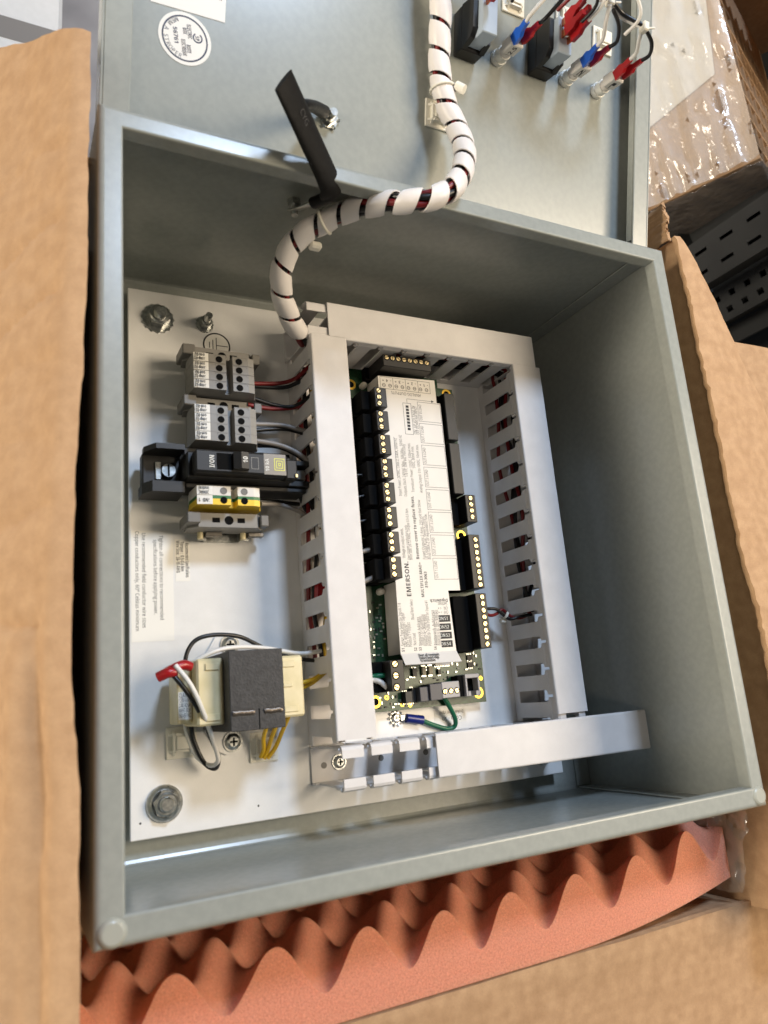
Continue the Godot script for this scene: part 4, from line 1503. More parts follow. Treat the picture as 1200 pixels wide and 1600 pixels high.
func cover(t: Node3D) -> void:
	var st := S()
	var shape := [Vector2(13.6, -125.4), Vector2(63.8, -127.4), Vector2(63.8, -108.2), Vector2(67.0, -108.2), Vector2(67.0, 39.6), Vector2(56.6, 39.6), Vector2(58.2, 83.3), Vector2(12.6, 83.3), Vector2(13.6, 32)]
	prism(st, shape, Vector3.ZERO, Vector3.RIGHT, Vector3.BACK, Vector3.UP, 39.0, 40.0)
	quad(st, Vector3(12.6, 40, 83.3), Vector3(58.2, 40, 83.3), Vector3(58.6, 45.4, 91.4), Vector3(12.8, 45.2, 91.2), Vector3(0, 1, -0.6))
	quad(st, Vector3(12.6, 39, 83.3), Vector3(58.2, 39, 83.3), Vector3(58.6, 44.4, 91.8), Vector3(12.8, 44.2, 91.6), Vector3(0, -1, 0.6))
	quad(st, Vector3(12.8, 45.2, 91.2), Vector3(58.6, 45.4, 91.4), Vector3(58.6, 44.4, 91.8), Vector3(12.8, 44.2, 91.6), Vector3(0, 0.4, 1))
	var c := part("printed_cover", st, M.cover_white, t)
	for q in [[Vector2(13.6, -125.4), Vector2(13.6, -111.0)], [Vector2(13.6, 32.6), Vector2(12.6, 83.3)]]:
		st = S()
		quad(st, Vector3(q[0].x, 39.5, q[0].y), Vector3(q[1].x, 39.5, q[1].y), Vector3(q[1].x, 21, q[1].y), Vector3(q[0].x, 21, q[0].y), Vector3.LEFT)
		quad(st, Vector3(q[0].x + 0.9, 39.5, q[0].y), Vector3(q[1].x + 0.9, 39.5, q[1].y), Vector3(q[1].x + 0.9, 21, q[1].y), Vector3(q[0].x + 0.9, 21, q[0].y), Vector3.RIGHT)
		quad(st, Vector3(q[1].x, 39.5, q[1].y), Vector3(q[1].x + 0.9, 39.5, q[1].y), Vector3(q[1].x + 0.9, 21, q[1].y), Vector3(q[1].x, 21, q[1].y), Vector3.BACK)
		part("cover_side", st, M.cover_white, t)
	var y := 40.06
	st = S()
	# output boxes, chart frames
	for k in 8:
		var z := -108.0 + 17.57 * k
		outline(st, 46.0, 66.6, z + 0.4, z + 16.4, y, 0.28)
	outline(st, 15.2, 59.0, -125.2, -115.4, y, 0.28)
	for k in 3:
		patch(st, 26.1 + k * 11.0, 26.4 + k * 11.0, -125.0, -115.6, y)
	for k in 8:
		ring(st, Vector3(18.2 + k * 5.35, y - 0.02, -118.3), Vector3.UP, 1.1, 1.5, 0.04, 16)
		patch(st, 17.3 + k * 5.35, 19.1 + k * 5.35, -118.5, -118.1, y + 0.04)
	outline(st, 33.0, 40.3, -105.5, -80.0, y, 0.3)
	patch(st, 36.8, 37.1, -109.0, -105.5, y)
	patch(st, 37.1, 58.8, -109.2, -108.9, y)
	tri(st, Vector3(58.8, y, -110.2), Vector3(61.4, y, -109.1), Vector3(58.8, y, -107.9), Vector3.UP)
	patch(st, 22.6, 22.9, -77, -46, y)
	st.generate_normals()
	part_text("printed_lines", st, M.ink_grey, c)
	for k in 8:
		st = S()
		patch(st, 35.4, 38.0, -103.6 + k * 2.6, -101.6 + k * 2.6, y)
		part("printed_block", st, M.ink, c)
	for k in 4:
		st = S()
		patch(st, 46.2, 55.8, 57.5 + k * 6.05, 62.4 + k * 6.05, y)
		part("printed_block", st, M.ink, c)
	st = S()
	var d := Vector3.FORWARD
	var u := Vector3.LEFT
	txt(st, "EMERSON.", Vector3(23.6, y, 43.7), 5.0, d, u, 25.2, true)
	txt(st, "MULTIFLEX 88AO+", Vector3(34.8, y, 44.3), 3.0, d, u, 25.4, true)
	txt(st, "810-3063", Vector3(38.6, y, 37.3), 3.0, d, u, 11.7, true)
	txt(st, "Remove cover to replace fuses.", Vector3(33.6, y, 16.5), 3.6, d, u, 47.6, true)
	txt(st, "S1", Vector3(14.9, y, 82.0), 2.2, d, u, 2.4, true)
	txt(st, "S2", Vector3(24.8, y, 82.0), 2.2, d, u, 2.4, true)
	txt(st, "S3", Vector3(28.6, y, 82.0), 2.2, d, u, 2.4, true)
	txt(st, "S4", Vector3(41.0, y, 82.0), 2.2, d, u, 2.4, true)
	txt(st, "Dipswitch", Vector3(55.4, y, 46.8), 2.2, Vector3.RIGHT * -1.0, Vector3.BACK, 0.0, true)
	part_text("printed_heading", st, M.ink, c)
	st = S()
	for q in [["Input Power: 24 VAC, Class 2, 0.40A, 50/60 HZ", 24.0, -31.0, 45.0], ["Outputs, Each: 240VAC Max., 10A Max., 50/60 HZ", 28.4, -30.8, 48.0], ["1/8 HP, 30W VAC Pilot Duty", 30.6, -46.0, 25.8],
			["Transducer Power: 12VDC, 100mA max.", 35.0, -34.4, 38.6], ["5VDC, 80mA max.", 37.7, -53.2, 17.4], ["Analog Output: 0 to 10VDC, 10mA max.", 42.0, -34.3, 38.0],
			["Use copper conductors only", 26.0, 16.9, 25.8], ["Wire Size: 26-12 AWG, Torque 0.5-0.6 Nm", 28.0, 16.9, 38.3],
			["Fused Outputs: 2 Amp, 250 volt fast blow", 39.0, 16.5, 44.9], ["UL Listed Fuse, 5mm x 20mm,", 41.3, 16.5, 32.6], ["Buss GMA-2 or equivalent fuse.", 43.6, 16.5, 34.4], ["Voltage at output leads.", 22.2, 15.5, 22.0],
			["Sensor Type Select for Inputs 1-8", 14.9, 78.0, 30.0], ["ON= Temperature / Digital", 17.0, 78.7, 23.5], ["OFF= Transducer", 19.0, 78.8, 15.6], ["Position 1 = Input1", 21.1, 78.9, 16.8],
			["Not Used", 24.7, 78.0, 8.2], ["Baud Rate Select", 24.7, 60.0, 14.3], ["Network Address", 29.0, 78.5, 20.0], ["Position 1-5= 16/O Address", 31.0, 78.3, 20.4], ["Position 6= 9600 Baud", 33.1, 78.8, 21.9],
			["Position 7= 19200 Baud", 35.0, 78.5, 21.6], ["Position 8= Pulse Input on Input #1", 37.0, 79.0, 32.0], ["Network Address", 41.4, 78.9, 25.0], ["Position 1-5= 8RO Address", 43.0, 78.9, 24.8], ["Position 6-8= 4AO Address", 45.0, 79.0, 25.3]]:
		txt(st, q[0], Vector3(q[1], y, q[2]), 2.2, d, u, q[3])
	for k in 8:
		txt(st, "OUT %d LOAD" % (8 - k), Vector3(48.2, y, -92.6 + 17.57 * k), 1.9, d, u, 12.6)
	for k in 4:
		txt(st, "-  %d  +" % (4 - k), Vector3(20.8 + k * 10.9, y, -122.2), 3.0, Vector3.LEFT, Vector3.BACK, 7.6, true, true)
	txt(st, "ANALOG OUTPUTS", Vector3(50.0, y, -113.0), 2.8, Vector3.LEFT, Vector3.BACK, 26.0)
	txt(st, "Settings:", Vector3(54.5, y, 49.2), 2.2, Vector3.LEFT, Vector3.BACK, 8.0)
	txt(st, "ON   < +", Vector3(54.6, y, 52.4), 2.2, Vector3.LEFT, Vector3.BACK, 8.2)
	txt(st, "OFF  > +", Vector3(54.8, y, 55.4), 2.2, Vector3.LEFT, Vector3.BACK, 8.2)
	for k in 2:
		txt(st, ["ON  UP VOLTAGE IN", "OFF DOWN mA INPUT"][k], Vector3(42.0 + k * 2.2, y, -80.5), 1.7, d, u, 23.0)
	part_text("printed_text", st, M.ink_grey, c)
	st = S()
	for k in 4:
		txt(st, "S%d" % (k + 1), Vector3(52.4, y + 0.05, 60.0 + k * 6.05), 2.6, Vector3.RIGHT, Vector3.FORWARD, 0.0, false, true)
		txt(st, "ON", Vector3(48.0, y + 0.05, 60.0 + k * 6.05), 2.0, Vector3.RIGHT, Vector3.FORWARD, 0.0, false, true)
	part_text("printed_switch_text", st, M.ink_white, c)
	st = S()
	var sl := Vector3(0, 0.555, 0.832)
	for k in 3:
		txt(st, ["Short all terminals", "toward board edge", "to termination"][k], Vector3(25.5, 40.1, 83.3) + sl * (2.4 + 2.3 * k) + Vector3(0, 0.12, -0.08), 2.0, Vector3.RIGHT, -sl, [17.0, 16.0, 12.0][k], true)
	part_text("printed_flap_text", st, M.ink, c)


# ---------- cable from door to duct, earthing strap ----------
func harness() -> void:
	var raw := path([[6, 205, -420], [8, 186, -340], [11.6, 169, -297], [13.0, 166, -281], [16.5, 163.5, -267], [21.5, 163, -255], [23.5, 166, -240], [20.1, 172, -221], [10.5, 176, -199], [-2.2, 176, -185], [-18.1, 171, -179.5], [-31.3, 160, -182.5], [-43.4, 146, -186], [-51.1, 135, -187.5], [-60, 124, -186], [-71, 112, -181.7], [-77.6, 100, -173.7], [-78.6, 90, -163.9], [-74.9, 80, -156], [-67.2, 70, -148], [-57, 59, -142], [-47, 48, -141]])
	var pts := spline(raw, 10)
	var t := thing("cable_harness", "wire bundle in white spiral wrap looping from the door into the duct", "cable", raw[14])
	var f := frames(pts)
	var L := [0.0]
	for i in range(1, pts.size()):
		L.append(L[i - 1] + pts[i].distance_to(pts[i - 1]))
	var total: float = L[L.size() - 1]
	# wires inside
	for w in 5:
		var q := []
		for i in pts.size():
			var a: float = TAU * w / 5.0 + L[i] * 0.045
			q.append(pts[i] + (f[i][0] * cos(a) + f[i][1] * sin(a)) * 3.3)
		var sw := S()
		tube(sw, q, 2.1, 8)
		part("wire", sw, [M.wire_red, M.wire_black, M.wire_black, M.wire_red, M.wire_black][w], t)
	# helical ribbon, wound apart more where the bundle bends over the rim
	var at := func(s: float) -> Array:
		s = clampf(s, 0.0, total)
		var i := 0
		var lo := 0
		var hi := L.size() - 1
		while hi - lo > 1:
			i = (lo + hi) / 2
			if L[i] > s:
				hi = i
			else:
				lo = i
		var k: float = (s - L[lo]) / maxf(L[hi] - L[lo], 0.0001)
		return [pts[lo].lerp(pts[hi], k), f[lo][0].lerp(f[hi][0], k).normalized(), f[lo][1].lerp(f[hi][1], k).normalized()]
	var st := S()
	var pitch := 17.5
	var step := 16
	var turns := int(total / pitch)
	for n in turns * step - step:
		for side in 2:
			var pr := []
			for e in 2:
				var tt := float(n + e) / step
				var ang := -TAU * tt + 0.6
				var s0 := tt * pitch
				var open := 0.20 * exp(-pow((s0 - 250.0) / 50.0, 2.0)) + 0.15
				var w := pitch * (1.0 - open)
				var rowp := []
				for j in 5:
					var s := s0 + w * (j / 4.0)
					var c: Array = at.call(s)
					var rr := 7.5 if side == 0 else 6.5
					if j == 0 or j == 4:
						rr = 6.95 if side == 0 else 6.4
					rowp.append([c[0] + (c[1] * cos(ang) + c[2] * sin(ang)) * rr, c[1] * cos(ang) + c[2] * sin(ang)])
				pr.append(rowp)
			for j in 4:
				st.set_smooth_group(1 + side)
				quad(st, pr[0][j][0], pr[1][j][0], pr[1][j + 1][0], pr[0][j + 1][0], pr[0][j][1] * (1.0 if side == 0 else -1.0))
			if side == 0:
				for j in [0, 4]:
					var inw: Vector3 = pr[0][j][1] * -0.8
					var inw2: Vector3 = pr[1][j][1] * -0.8
					st.set_smooth_group(-1)
					quad(st, pr[0][j][0], pr[1][j][0], pr[1][j][0] + inw2, pr[0][j][0] + inw, pr[0][j][0] - pr[0][2][0])
	part("spiral_wrap", st, M.wrap_tube, t)
	# ties
	var t1 := thing("cable_tie", "white cable tie holding the spiral-wrapped cable to the enclosure wall", "cable tie", raw[14])
	tie_ring(t1, pts, f, 140, 7.9)
	st = S()
	bx(st, -66, -58, 108, 114, -178.5, -173.5, 1.2)
	part("head", st, M.nylon, t1)
	var k2 := 33
	door_frame()
	tie_mount(Vector3(17.5, -16, -64), "white cable tie mount on the door under the spiral-wrapped cable", true)
	OFF = Vector3.ZERO
	XF = Transform3D.IDENTITY
	var t2 := thing("cable_tie", "white cable tie holding the spiral-wrapped cable to the open door", "cable tie", raw[4])
	tie_ring(t2, pts, f, k2, 7.9)
	st = S()
	cyl(st, Vector3(21, 171, -276), Vector3(25, 174, -272), 3.4, 3.0, 14)
	part("head", st, M.nylon, t2)
	strap()

func tie_ring(t: Node3D, pts: Array, f: Array, i: int, r: float) -> void:
	var q := []
	for k in 21:
		var a := TAU * k / 20.0
		q.append(pts[i] + (f[i][0] * cos(a) + f[i][1] * sin(a)) * r)
	var st := S()
	tube(st, q, 1.0, 6)
	part("band", st, M.nylon, t)

func flat_tube(st: SurfaceTool, pts: Array, wide: Array, thick: Array, sidew: Vector3) -> void:
	var n := 20
	var rows := []
	for i in pts.size():
		var t: Vector3 = (pts[mini(i + 1, pts.size() - 1)] - pts[maxi(i - 1, 0)]).normalized()
		var a := (sidew - t * sidew.dot(t)).normalized()
		var b := t.cross(a)
		var rowp := []
		for k in n:
			var g := TAU * k / n
			rowp.append([pts[i] + a * cos(g) * wide[i] + b * sin(g) * thick[i], a * cos(g) / wide[i] + b * sin(g) / thick[i]])
		rows.append(rowp)
	for i in pts.size() - 1:
		for k in n:
			st.set_smooth_group(1)
			var k1 := (k + 1) % n
			quad(st, rows[i][k][0], rows[i][k1][0], rows[i + 1][k1][0], rows[i + 1][k][0], rows[i][k][1])
	st.set_smooth_group(-1)
	for e in [0, pts.size() - 1]:
		for k in n:
			tri(st, pts[e], rows[e][k][0], rows[e][(k + 1) % n][0], (pts[e] - pts[1 if e == 0 else pts.size() - 2]))

func strap() -> void:
	var t := thing("earthing_strap", "earthing strap in black heat-shrink sleeve bridging enclosure wall and door", "strap", Vector3(-72, 140, -190))
	var st := S()
	var side := Vector3(0.8, -0.35, -0.45).normalized()
	var p := spline(path([[-67.5, 152, -185], [-72, 160, -187], [-92, 180, -197], [-113, 200.5, -208]]), 6)
	var w := []
	var h := []
	for i in p.size():
		var k := float(i) / (p.size() - 1)
		w.append(lerpf(8.6, 9.2, k) * (0.9 + 0.1 * smoothstep(0.0, 0.2, k)))
		h.append(lerpf(5.0, 1.6, k))
	flat_tube(st, p, w, h, side)
	var sl := part("sleeve", st, M.sleeve, t)
	st = S()
	var dir: Vector3 = (p[0] - p[p.size() - 1]).normalized()
	var n := dir.cross(side).normalized()
	if n.y < 0:
		n = -n
	txt(st, "CYG  VW-1  10/5", Vector3(-102, 189.5, -202.6) + n * 3.4, 5.0, dir, n.cross(dir), 36.0)
	part_text("printed_text", st, M.ink_grey, sl)
	st = S()
	p = spline(path([[-103, 189, -206], [-95, 184, -213], [-82, 169, -228], [-68, 152, -243]]), 6)
	w = []
	h = []
	for i in p.size():
		var k := float(i) / (p.size() - 1)
		w.append(lerpf(4.5, 4.4, k))
		h.append(lerpf(2.0, 4.0, k))
	flat_tube(st, p, w, h, side)
	part("sleeve", st, M.sleeve, t)
	st = S()
	p = spline(path([[-67, 150, -185], [-71, 143, -185.5], [-78, 131, -187], [-80, 124, -190]]), 6)
	w = []
	h = []
	for i in p.size():
		w.append(5.6)
		h.append(3.6)
	flat_tube(st, p.slice(0, 9), w, h, side)
	part("sleeve", st, M.sleeve, t)
	st = S()
	flat_tube(st, p.slice(8), w, [2.0, 1.6, 1.4, 1.2, 1.0, 1.0, 1.0, 1.0, 1.0, 1.0, 1.0, 1.0], side)
	part("lug", st, M.zinc, t)
	# lug and nut on the door
	door_frame()
	st = S()
	var c := Vector3(-61.5, -16, -40.5)
	cyl(st, c + Vector3(0, 0.1, 0), c + Vector3(0, 1.2, 0), 6.2, 6.2, 20)
	cyl(st, c + Vector3(0, 1.2, 0), c + Vector3(0, 4.6, 0), 4.6, 4.6, 6)
	cyl(st, c + Vector3(0, 4.6, 0), c + Vector3(0, 10, 0), 2.4, 2.4, 12)
	for k in 6:
		var a := TAU * k / 6.0
		cyl(st, c + Vector3(cos(a) * 5.2, 0.4, sin(a) * 5.2), c + Vector3(cos(a) * 7.2, 2.2, sin(a) * 7.2), 1.3, 0.9, 6)
	part("door_nut", st, M.zinc, t)
	st = S()
	bx(st, c.x - 11, c.x - 3, c.y + 4.8, c.y + 7.2, c.z - 3.5, c.z + 3.5, 0.6)
	part("lug", st, M.zinc, t)
	XF = Transform3D.IDENTITY


# ---------- parts on the door ----------
func spade(st: SurfaceTool, a: Vector3, d: Vector3, side: Vector3, len_: float, w: float) -> void:
	var n := d.cross(side)
	prism(st, [Vector2(-w, 0), Vector2(w, 0), Vector2(w * 1.05, len_ * 0.45), Vector2(w * 0.55, len_ * 0.62), Vector2(w * 0.5, len_), Vector2(-w * 0.5, len_), Vector2(-w * 0.55, len_ * 0.62), Vector2(-w * 1.05, len_ * 0.45)], a, side, d, n, -w * 0.6, w * 0.6)

func indicator(base: Vector3, label: String, ca: Material, cb: Material, word: String, tie: Vector3) -> void:
	door_frame()
	var keep := XF
	var t := thing("indicator_lamp", label, "indicator", keep * base, "indicators through the door")
	XF = keep
	var st := S()
	cyl(st, base + Vector3(0, 0.05, 0), base + Vector3(0, 3.5, 0), 6.0, 6.0, 12)
	cyl(st, base + Vector3(0, 3.5, 0), base + Vector3(0, 9, 0), 5.2, 5.2, 18)
	part("collar", st, M.lens, t)
	st = S()
	cyl(st, base + Vector3(0, 9, 0), base + Vector3(0, 12, 0), 4.6, 4.2, 18)
	bx(st, base.x - 5.2, base.x + 5.2, base.y + 12, base.y + 24, base.z - 4.0, base.z + 4.0, 0.8)
	var b := part("body", st, M.cover_white, t)
	st = S()
	txt(st, word, base + Vector3(0.0, 18, 4.1), 4.2, Vector3.UP, Vector3.LEFT, 8.0, true, true)
	part_text("printed_text", st, M.ink, b)
	for k in 2:
		var s := -1.0 if k == 0 else 1.0
		st = S()
		var a := base + Vector3(s * 3.4, 24, -s * 1.2)
		spade(st, a, Vector3(s * 0.12, 0.98, -0.16).normalized(), Vector3(0.5, 0, 0.87), 17.0, 3.1)
		var sp := part("spade_connector", st, ca if k == 0 else cb, t)
		st = S()
		var e := a + Vector3(s * 0.12, 0.98, -0.16) * 16.5
		var mid := (e + tie) / 2.0 + Vector3(s * 3.0, 5.0, 0)
		tube(st, spline([e, e + Vector3(s, 7, -1), mid, tie + Vector3(s * 1.5, 0, s * 1.2)], 8), 1.35, 8)
		part("lead_wire", st, M.wire_white if k == 0 else M.wire_black, sp)

func rocker(base: Vector3, label: String, spades: int) -> void:
	door_frame()
	var keep := XF
	var t := thing("rocker_switch", label, "switch", keep * base, "rocker switches through the door")
	XF = keep
	var st := S()
	bx(st, base.x - 9.0, base.x + 9.0, base.y + 0.05, base.y + 11, base.z - 15, base.z + 15, 0.8)
	prism(st, [Vector2(-15, 11), Vector2(15, 11), Vector2(13, 21), Vector2(8, 25), Vector2(-13, 25)], base, Vector3.BACK, Vector3.UP, Vector3.RIGHT, -9.0, -5.2)
	prism(st, [Vector2(-15, 11), Vector2(15, 11), Vector2(12, 19), Vector2(-13, 19)], base, Vector3.BACK, Vector3.UP, Vector3.RIGHT, 5.2, 9.0)
	part("housing", st, M.black, t)
	st = S()
	bx(st, base.x - 5.0, base.x + 7.0, base.y + 11, base.y + 30, base.z - 13, base.z + 12.5, 0.6)
	part("contact_block", st, M.switch_grey, t)
	for k in spades:
		st = S()
		var a := base + Vector3(-2.0 + 5.0 * (k % 2), 30, -8.0 + 8.0 * (k / 2) + 3.0 * (k % 2))
		bx(st, a.x - 0.5, a.x + 0.5, a.y - 0.2, a.y + 5, a.z - 2.6, a.z + 2.6, 0.0)
		part("blade", st, M.copper, t)
		st = S()
		spade(st, a + Vector3(0, 4.5, 0), Vector3(0.05, 0.97, -0.22).normalized(), Vector3(0.25, 0, 0.97), 17.0, 3.2)
		part("spade_connector", st, M.spade_red, t)

func door_gear() -> void:
	rocker(Vector3(38, -16, -123), "rocker switch back with black housing beside the spiral-wrapped cable", 1)
	rocker(Vector3(101, -16, -129), "rocker switch back with red connectors between two indicators", 4)
	var hub1 := Vector3(84, 52, -150)
	var hub2 := Vector3(112, 48, -132)
	var hub3 := Vector3(140, 50, -126)
	indicator(Vector3(66, -16, -118), "white indicator body with blue and red connectors between two switches", M.spade_blue, M.spade_red, "2.5", hub1)
	indicator(Vector3(127, -16, -121), "white indicator body with blue and red connectors beside the red-connector indicator", M.spade_blue, M.spade_red, "2", hub2)
	indicator(Vector3(158, -16, -121), "white indicator body with two red connectors nearest the door lip", M.spade_red, M.spade_red, "1", hub3)
	door_frame()
	var keep := XF
	var labs := ["white cable tie mount on the door between the two rocker switches", "white cable tie mount on the door above the red-connector switch", "white cable tie mount on the door near its lip"]
	var at := [Vector3(78, -16, -163), Vector3(126, -16, -166), Vector3(162, -16, -161)]
	for k in 3:
		XF = keep
		tie_mount(at[k], labs[k], true)
	# trunk of the door wiring, from indicator to indicator
	for w in 4:
		door_frame()
		OFF = Vector3.ZERO
		var st := S()
		var o := Vector3(0, 2.6 * (w % 2), 2.2 * (w / 2))
		var pts := [Vector3(20, 20, -190) + o, Vector3(50, 24, -175) + o, Vector3(80, 26, -166) + o * 1.2, Vector3(98, 34, -150) + o, Vector3(112, 45, -138) + o * 0.6, Vector3(126, 42, -134) + o, Vector3(140, 49, -127) + o * 0.5]
		if w > 1:
			pts = pts.slice(0, 5)
		tube(st, spline(pts, 8), 1.4, 8)
		var white := w % 2 == 0
		whole("door_wire", st, M.wire_white if white else M.wire_black, "%s wire running between switches and indicators behind the door" % ("white" if white else "black"), "wire", "wires on the door")
	var rr := RandomNumberGenerator.new()
	rr.seed = 21
	var ends := [Vector3(34, 34, -128), Vector3(42, 33, -121), Vector3(96, 36, -134), Vector3(103, 36, -127), Vector3(99, 34, -126), Vector3(70, 44, -118), Vector3(128, 44, -121)]
	for w in 7:
		door_frame()
		OFF = Vector3.ZERO
		var st2 := S()
		var e: Vector3 = ends[w]
		var far_end := Vector3(60 + rr.randf_range(-20, 40), 20 + rr.randf_range(0, 10), -196)
		tube(st2, spline([e, e + Vector3(rr.randf_range(-2, 4), 15, -8), e.lerp(far_end, 0.45) + Vector3(rr.randf_range(-6, 8), 16 + rr.randf_range(0, 8), 0), e.lerp(far_end, 0.8) + Vector3(rr.randf_range(-5, 5), 6, 0), far_end], 8), 1.15, 8)
		var kind := ["white", "black", "red"][w % 3] as String
		whole("door_wire", st2, {"white": M.wire_white, "black": M.wire_black, "red": M.wire_red}[kind], "thin %s wire curling up from the %s" % [kind, ["cable-side switch", "cable-side switch", "red-connector switch", "red-connector switch", "red-connector switch", "blue and red indicator between the switches", "blue and red indicator by the middle"][w]], "wire", "wires on the door")
	door_frame()
	for q in [[Vector3(112, 46, -137), "beside the middle indicator leads"], [Vector3(140, 49, -127), "at the door lip where the door wires end"], [Vector3(80, 27, -165), "on the door wires between the switches"]]:
		door_frame()
		keep = XF
		var c := thing("cable_tie", "small white cable tie %s" % q[1], "cable tie", keep * q[0])
		XF = keep
		var st := S()
		var b: Vector3 = q[0]
		bx(st, b.x - 2.4, b.x + 2.4, b.y - 2.6, b.y + 3.4, b.z - 3.0, b.z + 3.4, 0.8)
		part("head", st, M.nylon, c)
		st = S()
		cyl(st, b + Vector3(3, 1, 0), b + Vector3(8, 2, -1), 0.7, 0.7, 8)
		part("tail", st, M.nylon, c)
	XF = Transform3D.IDENTITY


# ---------- wires ----------
func wire(pts: Array, r: float, m: Material, label: String, group := "", seg := 8) -> void:
	OFF = Vector3.ZERO
	XF = Transform3D.IDENTITY
	var st := S()
	tube(st, spline(path(pts), seg), r, 10)
	whole("wire", st, m, label, "wire", group)

func wires() -> void:
	# terminals to duct
	var g := "wires from terminals to duct"
	wire([[-84, 34, -110], [-62, 34, -113], [-50, 36, -118], [-42, 38, -126], [-33, 40, -133]], 1.5, M.wire_red, "red wire from the terminals nearest the earth stud into the duct", g)
	wire([[-84, 32, -109], [-61, 33, -110], [-50, 36, -114], [-41, 38, -121], [-33, 40, -128]], 1.5, M.wire_black, "black wire running below the topmost red terminal wire", g)
	wire([[-84, 36, -98], [-68, 35, -95], [-56, 35, -95], [-46, 37, -100], [-36, 40, -110]], 1.5, M.wire_black, "black wire from the gap between terminal rows into the duct", g)
	wire([[-88, 36, -93], [-73, 35, -92], [-58, 34, -94], [-46, 36, -98], [-34, 38, -108]], 1.5, M.wire_red, "red wire from the gap between terminal rows into the duct", g)
	wire([[-84, 36, -79], [-64, 36, -80], [-52, 36, -78], [-38, 38, -75]], 1.6, M.wire_grey, "grey wire from the second terminal row into the duct", g)
	wire([[-84, 34, -75], [-64, 34, -78], [-52, 34, -77], [-38, 37, -72]], 1.5, M.wire_black, "black wire under the grey wire of the second terminal row", g)
	wire([[-84, 38, -66], [-71, 40, -64], [-60, 42, -60], [-49, 42, -53], [-41, 40, -42], [-39, 34, -30], [-38, 28, -20]], 1.8, M.wire_grey, "thick grey wire arching over the breaker end into the duct", g)
	wire([[-84, 34, -64], [-70, 36, -64], [-59, 38, -60], [-48, 38, -53], [-38, 34, -44]], 1.6, M.wire_black, "black wire arching beneath the thick grey wire", g)
	wire([[-82, 36, -22], [-68, 32, -23], [-55, 26, -22], [-40, 24, -16]], 1.6, M.wire_grey, "grey wire from the earth terminals into the duct", g)
	wire([[-82, 32, -25], [-67, 28, -26], [-56, 22, -27], [-40, 20, -27]], 1.5, M.wire_black, "black wire beside the earth terminals' grey wire", g)
	wire([[-52, 32, -42], [-46, 30, -33], [-41, 26, -25], [-35, 24, -13]], 1.8, M.wire_black, "black wire leaving the breaker end into the duct, upper of two", g)
	wire([[-54, 30, -40], [-49, 26, -31], [-44, 22, -23], [-36, 20, -14]], 1.8, M.wire_black, "black wire leaving the breaker end into the duct, lower of two", g)
	# inside the ducts
	var r := RandomNumberGenerator.new()
	r.seed = 8
	var cols := [M.wire_red, M.wire_black, M.wire_red, M.wire_black, M.wire_black]
	for k in 5:
		var x := 131.0 + k * 2.9
		var y := 26.0 + (k % 3) * 5.0
		wire([[40 + k * 6, y, -152 + k], [x - 8, y, -151 + k], [x, y + 1, -140], [x + r.randf_range(-4, 4), y + r.randf_range(-4, 6), -104], [x + r.randf_range(-4, 4), y + r.randf_range(-4, 6), -64], [x + r.randf_range(-5, 4), y + r.randf_range(-5, 5), -22], [x + r.randf_range(-4, 4), y + r.randf_range(-5, 5), 18], [131.0 + r.randf_range(-1, 5), 32 + r.randf_range(-3, 3), 57]], 1.5, cols[k], "%s wire inside the duct along the wall without terminals" % ("red" if cols[k] == M.wire_red else "black"), "wires in the wall-side duct")
	var cl := [[M.wire_red, "red"], [M.wire_black, "black"], [M.wire_white, "white"], [M.wire_yellow, "yellow"], [M.wire_black, "black"], [M.wire_grey, "grey"]]
	for k in 6:
		var x := -44.0 + k * 3.0
		var y := 22.0 + (k % 3) * 6.0
		wire([[x, y, -130], [x + r.randf_range(-3, 3), y + r.randf_range(-4, 6), -88], [x + r.randf_range(-4, 4), y + r.randf_range(-4, 5), -40], [x + r.randf_range(-4, 4), y + r.randf_range(-4, 5), 4], [x + r.randf_range(-4, 4), y + r.randf_range(-4, 5), 44], [x + r.randf_range(-2, 2), y, 72], [x, y, 92]], 1.6, cl[k][0], "%s wire inside the duct beside the terminal rail" % cl[k][1], "wires in the rail-side duct")
	for k in 3:
		wire([[-42, 40 - k * 4, -152 - k], [0, 42 - k * 3, -150 - 2 * k], [60, 40 - k * 3, -153], [118, 38 - k * 3, -151 - k]], 1.6, [M.wire_red, M.wire_black, M.wire_red][k], "%s wire inside the duct above the board" % ["red", "black", "red"][k], "wires in the duct above the board")
	OFF = Vector3.ZERO
	var st := S()
	prism(st, [Vector2(-4, 0), Vector2(4, 0), Vector2(5, 10), Vector2(3, 16), Vector2(-3, 16), Vector2(-5, 10)], Vector3(-41, 32, 32), Vector3.RIGHT, Vector3.BACK, Vector3.UP, 0.0, 7.0)
	whole("splice_cap", st, M.spade_red, "red wire splice cap inside the duct beside the terminal rail", "splice cap")
	# transformer leads
	g = "transformer leads"
	wire([[-131, 38, 96], [-136, 42, 81], [-131, 42, 69], [-120, 42, 65], [-103, 40, 66], [-90, 36, 71], [-78, 34, 77], [-60, 32, 82], [-44, 30, 84]], 1.35, M.wire_black, "black lead arching over the transformer screw into the duct", g)
	wire([[-134, 40, 82], [-118, 42, 75], [-104, 40, 73], [-86, 38, 74], [-62, 40, 79], [-46, 38, 78]], 1.4, M.wire_white, "white lead passing behind the transformer core", g)
	wire([[-136, 56, 84], [-141, 58, 83], [-149, 59, 86], [-152, 58, 88]], 2.9, M.spade_red, "red sleeve on the transformer lead end, the longer", g)
	wire([[-145, 60, 87], [-150, 60.5, 87], [-155, 58, 89]], 3.0, M.spade_red, "short red sleeve on the transformer lead end", g)
